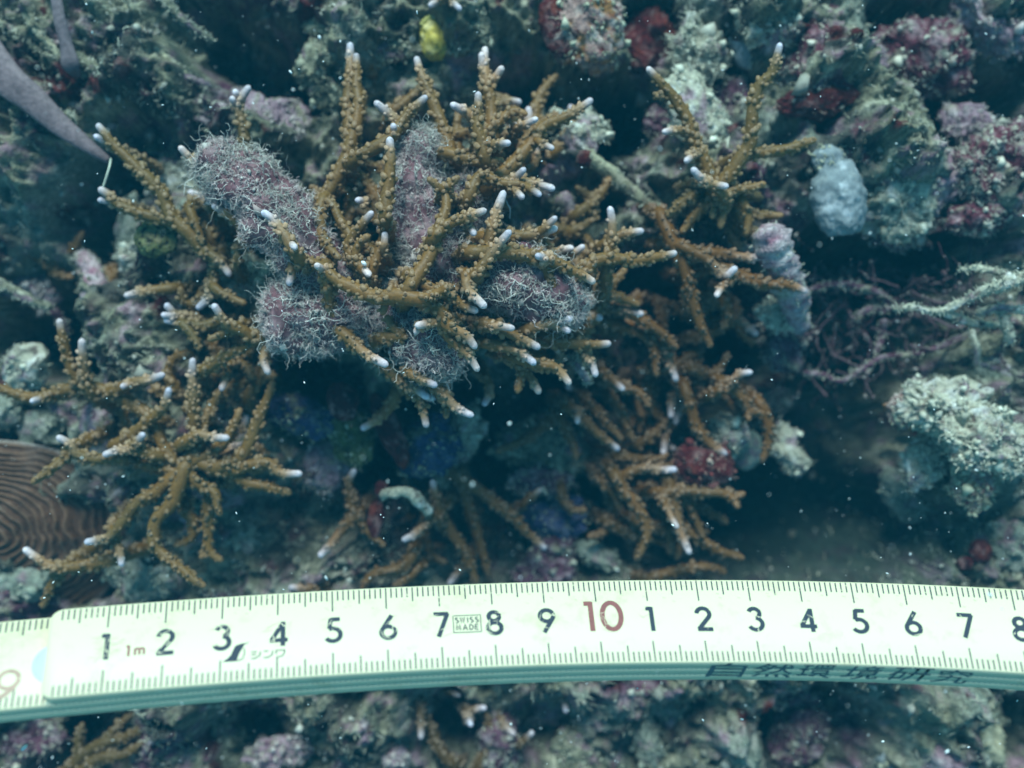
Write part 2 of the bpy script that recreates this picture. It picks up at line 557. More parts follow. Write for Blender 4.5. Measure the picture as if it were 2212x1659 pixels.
# ------------------------------------------------------------------ reef rocks and encrusting lumps, one object each
def turf_on(obj, v, f, n, count, length, radius, c0, c1, seed, minz=-0.1, sub=True):
    ok = np.nonzero(n[:, 2] > minz)[0]
    if not len(ok): return
    msk = sm(-0.1, 0.25, fbm(v[ok] * 1.6, 3, seed + 50)) + 0.06
    g = np.random.default_rng(seed)
    idx = ok[g.choice(len(ok), count, p=msk / msk.sum())]
    b = v[idx] + g.normal(0, 0.02, (count, 3))
    hs = int(count * .7)
    v_, q_, c_ = strands(b[:hs], n[idx[:hs]], length, radius, c0, c1, k=5, curl=0.95, seed=seed)
    m2 = sm(.0, .3, fbm(v[ok] * 2.3 + 5, 3, seed + 60)) + .03
    i2 = ok[g.choice(len(ok), int(count * .8), p=m2 / m2.sum())]
    v2, t2, c2 = crumbs(v[i2] + g.normal(0, .02, (len(i2), 3)), n[i2], .030, np.asarray(c0) * .8, c1, seed + 1)
    return link("turf_tuft", mesh_np("turf_tuft", np.concatenate([v_, v2]), quads=q_, tris=t2 + len(v_), col=np.concatenate([c_, c2])), M_TURF, parent=obj, kind="stuff")

TURFC = {'pale': ((.36, .34, .25), (.55, .53, .42)), 'pink': ((.3, .24, .22), (.46, .40, .36)), 'red': ((.2, .03, .03), (.35, .28, .22)),
         'purple': ((.2, .16, .16), (.42, .39, .30)), 'maroon': ((.30, .25, .22), (.50, .46, .36)), 'teal': ((.22, .24, .18), (.34, .34, .26)), 'turf': ((.24, .23, .15), (.46, .45, .33))}

def rock(name, fx, fy, rx, ry, z, kind, rot, label, cat="rock", rough=0.36, sub=None, turf=260, tl=0.15, rz=None, mat=None, pits=0.0, group="reef rocks and rubble", seed=None):
    if fx < 470 and fy < 430: z -= 0.8          # the upper left lies deeper
    if fy > 1480: z -= 2.2
    z += 0.25
    if 1600 < fx and fy < 260: z -= .5
    c = P(fx, fy, z)
    s = (CAMZ - z) / FOC
    rad = np.array([rx * s, ry * s, (rz if rz is not None else 0.75 * min(rx, ry)) * s])
    sd = seed if seed is not None else int(abs(fx * 7 + fy * 13)) % 997
    if sub is None:
        sub = 5 if max(rx, ry) > 58 else 4
    if rough > .21: rough *= 1.6
    v, f, col, n = lump(np.zeros(3), rad, math.radians(rot), sd, rough, sub, kind, pits)
    o = link(name, mesh_np(name, v, tris=f, col=col), mat or M_CRUST, label=label, cat=cat, group=group)
    o.location = c
    bpy.context.view_layer.update()
    if turf:
        c0, c1 = (np.array(t_) * 1.25 for t_ in TURFC.get(kind, TURFC['turf']))
        t = turf_on(None, v, f, n, turf, tl, 0.011, c0, c1, sd)
        if t:
            t.parent = o
    return o

R_ = "reef_rock"
ROCKS = [
 # name, x, y, rx, ry, z, kind, rot, label, options
 (R_, 815, 38, 135, 52, -2.0, 'tan', 6, "broad pale tan rock at the top edge above the tall coral branches", dict(turf=500, rough=.25)),
 (R_, 790, 112, 100, 26, -1.2, 'turf', 4, "low turf-covered ledge just behind the highest coral tips", dict(turf=420)),
 (R_, 700, 160, 46, 62, -1.8, 'turf', 12, "knobbly turf-covered rock beside the round dark hollow", dict(turf=300)),
 (R_, 1000, 62, 52, 48, -1.4, 'turf', 0, "shaggy turf clump touching the bright yellow sponge", dict(turf=700, tl=.2)),
 (R_, 940, 170, 95, 26, -2.6, 'purple', -8, "narrow purple-grey ledge behind the central coral tips", dict(turf=240)),
 (R_, 1268, 62, 72, 80, -0.9, 'orange', 8, "mottled lump with orange, pink and pale crust near the top edge", dict(turf=350, rough=.26, pits=.1)),
 (R_, 1200, 60, 30, 66, -0.8, 'red', 14, "dark red column on the side of the mottled orange lump", dict(turf=0, rough=.2)),
 (R_, 1392, 95, 50, 66, -2.6, 'red', -20, "dark red encrusting sponge deep beside the mottled orange lump", dict(turf=0)),
 (R_, 1505, 112, 40, 52, -1.6, 'pale', 20, "frilly pale tuft standing alone in a dark gap", dict(turf=900, tl=.24, rough=.5)),
 (R_, 1665, 48, 66, 48, -0.6, 'pale', -5, "pale crusty boulder at the top edge over the long coral finger", dict(turf=600, pits=.12)),
 (R_, 1607, 90, 32, 58, -1.2, 'grey', 12, "smooth grey-white patch hanging on the pale crusty boulder", dict(turf=0, rough=.16, mat=M_SMOOTH)),
 (R_, 1765, 30, 58, 44, -1.4, 'maroon', 0, "purple-grey rock with a dark arch beneath it", dict(turf=220)),
 (R_, 1768, 150, 62, 78, -0.7, 'maroon', 6, "knobbly purple rock with a red rim along its lower side", dict(turf=480, pits=.14)),
 (R_, 1762, 222, 70, 34, -.5, 'red', 8, "dark red rim under the knobbly purple rock", dict(turf=40, rough=.22)),
 (R_, 1878, 128, 34, 24, -1.4, 'pink', -20, "small pink knob above the whitish cup", dict(turf=120)),
 (R_, 1886, 186, 40, 32, -1.0, 'pink', 10, "whitish pink cup-shaped knob", dict(turf=80, pits=.25, rough=.22)),
 (R_, 1868, 248, 38, 34, -0.8, 'pale', 0, "round pitted turf ball above the grey sponge", dict(turf=420, pits=.2)),
 (R_, 1945, 240, 42, 30, -1.6, 'pink', 25, "low mauve lump with a dark hole", dict(turf=120, pits=.25)),
 (R_, 1944, 282, 44, 24, -1.0, 'grey', -25, "curled whitish lip at the edge of the crusty slope", dict(turf=60, rough=.2, mat=M_SMOOTH)),
 (R_, 1920, 310, 44, 34, -1.1, 'pink', -15, "pinkish lump with a red underside below the whitish lip", dict(turf=120)),
 (R_, 1850, 322, 52, 38, -.8, 'maroon', 0, "purple turfy shoulder directly above the grey sponge", dict(turf=420)),
 (R_, 1925, 420, 92, 92, -1.6, 'pale', 15, "large pale pitted slope right of the grey sponge", dict(turf=1100, pits=.2, rough=.3)),
 (R_, 2020, 390, 70, 70, -1.6, 'pink', 0, "yellowish pitted mound lying against the large pale slope", dict(turf=600, pits=.2)),
 (R_, 2150, 42, 82, 58, -1.4, 'pink', -30, "shaggy pink rock in the top right corner", dict(turf=800, tl=.19)),
 (R_, 2010, 120, 92, 66, -1.6, 'maroon', -25, "dim purple rock below the dark gap near the top right corner", dict(turf=420, tl=.19)),
 (R_, 2085, 270, 46, 34, -2.0, 'pink', -20, "small pale pink knob beside a deep dark gap", dict(turf=160)),
 (R_, 2155, 350, 92, 62, -1.0, 'maroon', 20, "streaky pinkish mass at the edge of the picture", dict(turf=900, tl=.19)),
 (R_, 2140, 455, 96, 40, -1.2, 'maroon', 20, "long dark red ridge at the edge under the pinkish mass", dict(turf=300, rough=.24)),
 (R_, 1960, 490, 80, 34, -1.8, 'maroon', 10, "purple lip under the pitted slope over the black gap", dict(turf=240)),
 (R_, 1505, 252, 52, 92, -1.0, 'pale', 26, "pale wedge-shaped rock behind the tapering coral finger", dict(turf=380, rough=.22)),
 (R_, 1590, 250, 44, 60, -2.2, 'purple', 0, "mauve rubble between the two tall coral fingers", dict(turf=300)),
 (R_, 1420, 265, 30, 30, -2.8, 'purple', 0, "dark plum knob left of the wedge-shaped rock", dict(turf=40)),
 (R_, 1250, 292, 58, 44, -1.4, 'pale', -20, "pale rubble knob with a red spot among coral tips", dict(turf=380, rough=.38)),
 (R_, 1262, 343, 14, 16, -0.3, 'red', 0, "small deep red spot of sponge on pale rubble", dict(turf=0, sub=3)),
 (R_, 1420, 380, 84, 44, -3.0, 'turf', 0, "dim turfy bed under the branched coral near the upper right", dict(turf=520)),
 (R_, 1600, 470, 72, 48, -2.6, 'teal', 0, "greenish rubble bed at the foot of the upper right coral", dict(turf=420)),
 (R_, 1740, 330, 60, 60, -3.0, 'olive', 0, "olive turf bed behind the horizontal coral twig", dict(turf=420)),
 (R_, 1690, 430, 52, 34, -2.4, 'purple', 0, "purple crumbly rock between coral and grey sponge", dict(turf=240)),
 (R_, 540, 256, 88, 42, -1.7, 'pink', -12, "pinkish grey ledge behind the forked coral tip", dict(turf=420)),
 (R_, 620, 268, 40, 46, -2.0, 'pink', 0, "mauve lump at the right end of the pinkish ledge", dict(turf=160)),
 (R_, 388, 392, 46, 30, -1.4, 'pale', -10, "whitish rubble knob left of the long turfy sponge lobe", dict(turf=220, rough=.4)),
 (R_, 290, 505, 34, 70, -2.6, 'teal', 0, "tall grey-green rock behind the olive speckled disc", dict(turf=120, rough=.22)),
 (R_, 330, 560, 60, 34, -1.9, 'pale', 10, "pale rubble crust under the olive speckled disc", dict(turf=260, rough=.38)),
 (R_, 470, 495, 42, 34, -2.0, 'purple', 0, "purple knob in the gap under the long turfy lobe", dict(turf=100)),
 (R_, 545, 600, 56, 40, -0.6, 'pale', -8, "pale turf mat left of the rounded sponge lobe", dict(turf=800, tl=.24)),
 (R_, 420, 610, 46, 30, -2.4, 'purple', 0, "dusky pink lump below the left coral limb", dict(turf=120)),
 (R_, 345, 722, 78, 52, -2.3, 'teal', 8, "smooth grey-green boulder left of the forked coral", dict(turf=0, rough=.2, mat=M_SMOOTH)),
 (R_, 395, 650, 56, 34, -3.0, 'teal', 0, "dim grey-green cobble above the smooth boulder", dict(turf=0, rough=.2, mat=M_SMOOTH)),
 (R_, 300, 800, 66, 42, -2.4, 'teal', -5, "pink-stained grey-green slab in front of the smooth boulder", dict(turf=80, rough=.22, mat=M_SMOOTH)),
 (R_, 208, 742, 14, 15, -1.2, 'pink', 0, "tiny pink knob beside the white coral tips at left", dict(turf=0, sub=3, rough=.15)),
 (R_, 56, 790, 44, 42, -1.8, 'pale', 14, "pale pointed rock alone in a dark hollow at left", dict(turf=80, rough=.3)),
 (R_, 88, 925, 44, 38, -2.5, 'teal', 0, "rounded grey cobble above the ridged brown plate", dict(turf=90, rough=.28)),
 (R_, 10, 885, 34, 34, -2.2, 'teal', 0, "grey cobble cut by the left edge", dict(turf=90, rough=.28)),
 (R_, 208, 925, 32, 56, -2.0, 'pink', 4, "pink-stained cone behind the rim of the brown plate", dict(turf=40, rough=.2)),
 (R_, 270, 925, 40, 44, -2.8, 'teal', 0, "grey-green rock just right of the pink-stained cone", dict(turf=60, rough=.2, mat=M_SMOOTH)),
 (R_, 30, 1262, 78, 40, -2.2, 'teal', 6, "dim grey-green slab under the plate at the left edge", dict(turf=60, rough=.22, mat=M_SMOOTH)),
 (R_, 320, 1245, 72, 44, -2.2, 'teal', 0, "sandy grey-green rubble touching the ruler's upper edge", dict(turf=200)),
 (R_, 300, 1195, 50, 30, -2.6, 'teal', 0, "small sandy lump with a red mark beside the bent coral arm", dict(turf=80)),
 (R_, 505, 1150, 46, 50, -2.8, 'pale', 0, "crumbly pale rubble between two lower left coral arms", dict(turf=420, rough=.42)),
 (R_, 600, 1200, 82, 62, -3.4, 'teal', 0, "dim teal rubble bed above the ruler's numbers three and four", dict(turf=300)),
 (R_, 645, 895, 72, 38, -1.7, 'blue', -18, "dark blue sponge slab under the turfy sponge", dict(turf=90, rough=.28)),
 (R_, 740, 868, 32, 42, -0.7, 'red', 20, "dark red pointed flake with a pale edge", dict(turf=0, rough=.2)),
 (R_, 760, 948, 42, 56, -1.8, 'olive', 12, "mossy olive boulder with a dark slit", dict(turf=120, rough=.22)),
 (R_, 842, 928, 26, 82, -1.3, 'red', 24, "tall dark red sponge strip leaning in the central hollow", dict(turf=0, rough=.2)),
 (R_, 925, 965, 62, 60, -2.0, 'blue', 20, "dark blue sponge lump right of the red strip", dict(turf=160, rough=.24)),
 (R_, 700, 1005, 44, 40, -2.4, 'pink', 0, "crumbly pinkish rubble by a white coral tip", dict(turf=420, rough=.4)),
 (R_, 812, 1120, 17, 40, -1.6, 'red', -4, "short dark red finger between forked coral arms", dict(turf=0, rough=.2)),
 (R_, 825, 1058, 15, 20, -1.4, 'red', 10, "small dark red knob beside the pale curved flake", dict(turf=0, rough=.2, sub=4)),
 (R_, 990, 950, 30, 66, -2.4, 'pale', -24, "crumbly pale ridge right of the blue sponge lump", dict(turf=420, rough=.42)),
 (R_, 1170, 962, 90, 54, -3.4, 'turf', 0, "mossy dark rock under the lower central coral", dict(turf=600)),
 (R_, 1165, 1040, 56, 26, -2.8, 'purple', 0, "purple speckled ledge under the mossy dark rock", dict(turf=200)),
 (R_, 1198, 1115, 58, 50, -3.4, 'blue', 0, "blue-grey lump in the lower central hollow", dict(turf=120)),
 (R_, 1200, 1180, 44, 44, -3.4, 'purple', 0, "dim mauve rubble below the blue-grey lump", dict(turf=160)),
 (R_, 1180, 1240, 60, 36, -3.2, 'purple', 0, "dull mauve rubble touching the ruler near number nine", dict(turf=160)),
 (R_, 1290, 1200, 44, 22, -3.2, 'teal', -30, "dim green rubble stick right of the mauve rubble", dict(turf=120)),
 (R_, 1520, 1002, 56, 42, -1.6, 'red', -6, "bright red and pink encrusted lump low on the right", dict(turf=120, rough=.28)),
 (R_, 1575, 945, 32, 40, -2.2, 'pale', 10, "pale crumbly knob above the red encrusted lump", dict(turf=260, rough=.4)),
 (R_, 1610, 970, 34, 42, -2.8, 'teal', 0, "smooth green-grey cobble behind the red encrusted lump", dict(turf=0, rough=.2, mat=M_SMOOTH)),
 (R_, 1688, 745, 40, 56, -2.6, 'purple', 10, "crumbly mauve rock below the pink tapering finger", dict(turf=360, rough=.4)),
 (R_, 1680, 680, 34, 30, -1.6, 'pale', 0, "pale rubble at the foot of the pink tapering finger", dict(turf=280, rough=.4)),
 (R_, 1700, 970, 26, 52, -3.0, 'pale', 20, "pale streak of rubble beside the dark right hollow", dict(turf=160, rough=.35)),
 (R_, 2042, 880, 96, 60, -0.6, 'pale', -8, "large pale crusted boulder with brown-red corner at right", dict(turf=700, pits=.22, rough=.32)),
 (R_, 1952, 882, 30, 36, -0.9, 'orange', 10, "rusty red-brown corner of the large crusted boulder", dict(turf=120, pits=.2)),
 (R_, 2130, 950, 96, 62, -0.2, 'pale', -20, "bright pale overhang at the right edge", dict(turf=1000, tl=.19, pits=.2, rough=.34)),
 (R_, 2000, 985, 36, 62, -1.6, 'pale', -28, "pale crusted rib hanging under the large boulder", dict(turf=360, rough=.34)),
 (R_, 2105, 1040, 40, 46, -0.8, 'orange', -30, "crusty orange and pale snout pointing down from the overhang", dict(turf=600, tl=.19, rough=.34)),
 (R_, 2090, 1090, 60, 34, -3.0, 'teal', -10, "smooth dim green stone under the crusty snout", dict(turf=0, rough=.2, mat=M_SMOOTH)),
 (R_, 1960, 1060, 44, 52, -3.4, 'teal', 30, "dim rubble at the rim of the dark right hollow", dict(turf=120)),
 (R_, 2118, 1192, 24, 25, -1.8, 'red', 0, "round dull red sponge ball, the larger of two", dict(turf=0, rough=.14)),
 (R_, 2085, 1217, 17, 15, -1.8, 'red', 0, "small dull red sponge ball beside a larger one", dict(turf=0, rough=.14, sub=4)),
 (R_, 2180, 1180, 52, 60, -2.6, 'teal', 0, "dim greenish rock right of the red sponge balls", dict(turf=160)),
 (R_, 2100, 1258, 90, 30, -2.8, 'teal', 0, "pale rubble above the ruler near its right end", dict(turf=260)),
 (R_, 355, 1590, 62, 66, -0.6, 'purple', 14, "mauve rubble lump under the ruler near number three", dict(turf=360, rough=.36)),
 (R_, 60, 1600, 66, 40, -1.0, 'purple', 20, "purple rubble at the lower left corner", dict(turf=300, rough=.36)),
 (R_, 470, 1560, 44, 52, -1.6, 'turf', 0, "mossy grey rubble under the ruler near number four", dict(turf=300)),
 (R_, 605, 1625, 66, 28, -0.6, 'pink', 8, "bright pink crust at the bottom edge", dict(turf=420, tl=.2)),
 (R_, 800, 1605, 52, 70, -1.0, 'teal', -6, "tall grey-green rubble block at the bottom under number six", dict(turf=360)),
 (R_, 845, 1640, 34, 28, -0.6, 'pink', 0, "pinkish corner of the grey-green rubble block", dict(turf=160)),
 (R_, 700, 1560, 40, 52, -2.0, 'turf', 0, "dim turf hump under the ruler near number five", dict(turf=260)),
 (R_, 1082, 1610, 42, 54, -1.0, 'purple', 0, "mauve crumbly rock at the bottom under number eight", dict(turf=320, rough=.38)),
 (R_, 1185, 1515, 34, 40, -2.0, 'pink', 0, "dim mauve lump under the ruler near number nine", dict(turf=160)),
 (R_, 1270, 1620, 62, 50, -1.4, 'turf', 0, "dim brownish rubble at the bottom under the red ten", dict(turf=360)),
 (R_, 1392, 1585, 28, 78, -1.2, 'teal', 16, "slanting pale green stick of rubble at the bottom", dict(turf=160, rough=.24)),
 (R_, 1465, 1548, 30, 52, -1.6, 'pink', 30, "slanting pink-purple finger of rubble under the ruler", dict(turf=60, rough=.24)),
 (R_, 1425, 1510, 62, 28, -1.2, 'teal', -20, "pale rubble knob half hidden under the ruler", dict(turf=160)),
 (R_, 1580, 1555, 42, 52, -1.2, 'teal', 0, "grey knobbly rock at the bottom under the second three", dict(turf=240, pits=.15)),
 (R_, 1700, 1500, 52, 28, -1.6, 'purple', 0, "purple speckled rubble under the ruler's handwriting", dict(turf=260)),
 (R_, 1725, 1585, 46, 66, -1.8, 'purple', -20, "purple-tinged rubble spur at the bottom right", dict(turf=300)),
 (R_, 1895, 1532, 22, 24, -1.4, 'red', 0, "small brick-red knob under the ruler at right", dict(turf=60, rough=.24, sub=4)),
 (R_, 1950, 1610, 52, 42, -1.8, 'brown', 20, "rusty brown rubble beside the sandy boulder", dict(turf=200)),
 (R_, 2075, 1575, 92, 94, -0.9, 'tan', 24, "large sandy tan boulder in the lower right corner", dict(turf=220, rough=.24, mat=M_SMOOTH)),
 (R_, 1940, 1655, 46, 30, -0.6, 'grey', -20, "whitish flake at the bottom edge by the sandy boulder", dict(turf=120, rough=.26)),
 (R_, 110, 60, 110, 40, -3.0, 'tan', -30, "hazy pale slab in the upper left corner", dict(turf=260)),
 (R_, 60, 300, 84, 62, -3.2, 'tan', 20, "hazy sandy boulder under the pink strap", dict(turf=160, rough=.22)),
 (R_, 130, 250, 40, 44, -2.8, 'turf', 0, "hazy rubble right above the pink strap", dict(turf=200)),
 (R_, 330, 215, 84, 36, -2.4, 'turf', -26, "hazy slanting rubble below the dead twigs", dict(turf=300)),
 (R_, 260, 60, 90, 40, -3.0, 'turf', -20, "hazy turf ridge near the top left", dict(turf=300)),
 (R_, 210, 0, 90, 36, -3.0, 'teal', -10, "hazy turf hump cut by the top edge", dict(turf=300)),
 (R_, 330, 75, 34, 34, -2.4, 'teal', 0, "rounded hazy green knob near the top", dict(turf=40, rough=.2)),
 (R_, 400, 330, 70, 26, -3.0, 'pink', -20, "dim pink ridge left of the turfy sponge", dict(turf=160)),
 (R_, 300, 285, 60, 26, -2.6, 'turf', -14, "pale rubble rim above the upper left coral limb", dict(turf=260)),
 (R_, 90, 400, 60, 34, -3.2, 'turf', -14, "dim hazy rubble at left under the sandy boulder", dict(turf=220)),
 (R_, 60, 620, 70, 30, -3.0, 'pink', -20, "hazy pink-tinged rubble stick heap at the left edge", dict(turf=260)),
]
for name, fx, fy, rx, ry, z, kind, rot, label, opt in ROCKS:
    rock(name, fx, fy, rx, ry, z, kind, rot, label, **opt)

rock("grey_sponge", 1812, 425, 56, 80, -0.5, 'grey', 4, "smooth blue-grey sponge lump hanging on the pale slope", cat="sponge", rough=.2, turf=0, mat=M_SMOOTH, group=None)
rock("grey_sponge", 1795, 350, 38, 34, -0.55, 'grey', -20, "whitish crown of sponge on top of the blue-grey lump", cat="sponge", rough=.2, turf=40, mat=M_SMOOTH, group=None)
# ------------------------------------------------------------------ branching corals
def coral_branch(parent, pts3, r0, r1, brown, tip, seed, tiplen=0.55, nub=1.0, root=True):
    """one branch: noisy tapering tube with rows of cup-shaped corallites; its pale growing end is a sub-part"""
    g = np.random.default_rng(seed)
    pts3 = np.asarray(pts3, float)
    if root:
        d = pts3[0] - pts3[1]; d /= np.linalg.norm(d)
        pts3 = np.concatenate([[pts3[0] + d * 0.5 + np.array([0, 0, -1.7])], [pts3[0] + d * 0.2 + np.array([0, 0, -0.45])], pts3])
    c = catmull(pts3, 0.07)
    c += 0.035 * np.stack([fbm(c * 1.6 + seed, 2, 3), fbm(c * 1.6 + seed, 2, 4), fbm(c * 1.6 + seed, 2, 5)], 1)
    seg = np.linalg.norm(np.diff(c, axis=0), axis=1)
    s = np.concatenate([[0], np.cumsum(seg)])
    Lt = s[-1]
    n = max(9, int(Lt / 0.065))
    tiplen = min(tiplen, 0.7 * Lt)
    u = np.linspace(0, Lt, n)
    u[-4:] = Lt - np.array([0.075, 0.04, 0.015, 0.0]) * min(1.0, 3 * (u[1] - u[0]) / 0.08)
    c = np.stack([np.interp(u, s, c[:, k]) for k in range(3)], 1)
    fr = u / Lt
    r = np.interp(Lt - u, [0, .35, 1.1, 3.0], [r1 * .80, r1, (r0 + r1) / 2, r0]) * (1 + 0.16 * fbm(c * 2.2 + seed, 3, 8))
    e = np.clip((Lt - u) / (r1 * 1.0), 0, 1)
    r = r * np.sqrt(np.clip(1 - (1 - e) ** 2, 0.03, 1))
    sides = 12
    v, q, t, d = tube(c, r, sides)
    nr = len(c)
    ang = fbm(v * 4.0, 3, 12) * 0.22
    v[:nr * sides] += d * (r.repeat(sides) * ang[:nr * sides])[:, None]
    uu = np.concatenate([u.repeat(sides), [Lt, 0]])
    w = (np.clip((uu - Lt + tiplen * 2.2) / (tiplen * 2.1), 0, 1) ** 1.5) if tip else 0.22 * sm(Lt - 0.4, Lt, uu)
    br = np.asarray(brown) * np.array([.86, .72, .44])
    tan = br * 1.30 + np.array([.11, .08, .07])
    white = (np.array([.68, .58, .62]) * g.uniform(.72, 1.0) + tan * g.uniform(0, .25)) if tip else tan
    mix = lambda w: np.where((w < .5)[:, None], br + (tan - br) * (w * 2)[:, None], tan + (white - tan) * (w * 2 - 1).clip(0)[:, None])
    col = mix(w) * (1 + 0.30 * fbm(v * 2.2, 3, 22))[:, None] * (1 + fbm(v * .8 + 7, 2, 23)[:, None] * np.array([.35, .1, -.2]))
    # corallites
    cnt = int(Lt / 0.034 * nub)
    if cnt > 4:
        us = np.sort(g.uniform(0.0, max(Lt - (0.26 if tip else 0.08), 0.1), cnt))
        th = np.arange(cnt) * 2.39996 + g.normal(0, 0.35, cnt)
        tt, aa, bb = frames(c)
        ip = lambda A: np.stack([np.interp(us, u, A[:, k]) for k in range(3)], 1)
        cc, ct, ca, cb = ip(c), ip(tt), ip(aa), ip(bb)
        rr = np.interp(us, u, r)
        dd = ca * np.cos(th)[:, None] + cb * np.sin(th)[:, None]
        ax = dd * 0.8 + ct * g.uniform(0.35, 1.0, cnt)[:, None]
        ax /= np.linalg.norm(ax, axis=1)[:, None]
        size = g.uniform(0.35, 1.1, cnt) * np.interp(us, [0, Lt * .75, Lt], [1.0, 1.0, 0.55])
        base = cc + dd * (rr * 0.86)[:, None]
        hgt = 0.115 * size
        rb, rt = 0.080 * size, 0.042 * size
        e1 = np.cross(ax, ct); e1 /= np.linalg.norm(e1, axis=1)[:, None] + 1e-9
        e2 = np.cross(ax, e1)
        k6 = np.linspace(0, 2 * np.pi, 6, endpoint=False)
        ring = e1[:, None] * np.cos(k6)[None, :, None] + e2[:, None] * np.sin(k6)[None, :, None]
        nv0 = base[:, None] + ring * rb[:, None, None]
        nv1 = (base + ax * hgt[:, None])[:, None] + ring * rt[:, None, None]
        nv2 = (base + ax * (hgt * 0.62)[:, None])[:, None]      # the open cup
        nv = np.concatenate([nv0, nv1, nv2], 1)
        off = len(v) + np.arange(cnt)[:, None] * 13
        j = np.arange(6)[None]; k = (j + 1) % 6
        nq = np.stack([off + j, off + k, off + 6 + k, off + 6 + j], -1).reshape(-1, 4)
        ntri = np.stack([off + 6 + j, off + 6 + k, np.broadcast_to(off + 12, (cnt, 6))], -1).reshape(-1, 3)
        wn_ = (np.clip((us - Lt + tiplen * 2.2) / (tiplen * 2.1), 0, 1) ** 1.5) if tip else 0.0 * us
        nc = mix(wn_)
        lite = nc * 1.35 + 0.075
        ncol = np.concatenate([np.repeat(nc[:, None], 6, 1), np.repeat(lite[:, None], 6, 1), (nc * 0.5)[:, None]], 1)
        v = np.concatenate([v, nv.reshape(-1, 3)])
        q = np.concatenate([q, nq])
        t = np.concatenate([t, ntri])
        col = np.concatenate([col, ncol.reshape(-1, 3)])
        uu = np.concatenate([uu, us.repeat(13)])
    if not tip:
        return link("branch", mesh_np("branch", v, quads=q, tris=t, col=col), M_CORAL, parent=parent)
    cut = Lt - tiplen * 0.5
    def part(sel_q, sel_t):
        qq, t2 = q[sel_q], t[sel_t]
        used = np.unique(np.concatenate([qq.ravel(), t2.ravel()]))
        mp = np.full(len(v), -1); mp[used] = np.arange(len(used))
        return v[used], mp[qq], mp[t2], col[used]
    mq, mt = uu[q].min(1) >= cut, uu[t].min(1) >= cut
    a = part(~mq, ~mt)
    o = link("branch", mesh_np("branch", a[0], quads=a[1], tris=a[2], col=a[3]), M_CORAL, parent=parent)
    b = part(mq, mt)
    if len(b[0]):
        link("branch_tip", mesh_np("branch_tip", b[0], quads=b[1], tris=b[2], col=b[3]), M_CORAL, parent=o)
    return o

def colony(label, hub, zhub, slope, brown, branches, r=(0.170, 0.098), nub=1.0, under=None):
    hub = np.array(hub, float)
    branches = list(branches)
    if under:                      # older, lower branches filling the thicket behind the traced ones
        g = np.random.default_rng(int(hub[0]))
        for (cx, cy, sx, sy, n, zo) in under:
            for _ in range(n):
                p = np.array([cx + g.uniform(-sx, sx), cy + g.uniform(-sy, sy)])
                a = math.atan2(p[1] - hub[1] + 1e-3, p[0] - hub[0]) + g.normal(0, .7)
                L = g.uniform(70, 150); bend = g.normal(0, .5)
                pts = [tuple(p)]
                for s_ in range(3):
                    p = p + np.array([math.cos(a), math.sin(a)]) * L / 3; a += bend
                    pts.append(tuple(p))
                branches.append((zo + g.uniform(-.4, .2), g.uniform(0, .5), int(g.random() < .35), pts))
    root = empty("branching_coral", P(hub[0], hub[1], zhub - 1.8), label, "coral", "branching coral colonies")
    for k, (off, dz, tip, pts) in enumerate(branches):
        pts = np.asarray(pts, float)
        z0 = zhub - slope * np.linalg.norm(pts - hub, axis=1) / 500.0
        L = np.concatenate([[0], np.cumsum(np.linalg.norm(np.diff(pts, axis=0), axis=1))])
        zz = z0 + off + dz * L / L[-1]
        p3 = np.stack([P(x, y, z) for (x, y), z in zip(pts, zz)])
        short = L[-1] < 60
        sc = 0.80 if short else 1.0
        coral_branch(root, p3, r[0] * sc, r[1] * (0.9 if short else 1.0), brown, tip, int(hub[0]) + 31 * k,
                     tiplen=(0.30 if short else 0.38) * (0.55 + 0.95 * ((k * 37) % 10) / 10), nub=nub, root=not (short and L[-1] < 35))
    return root

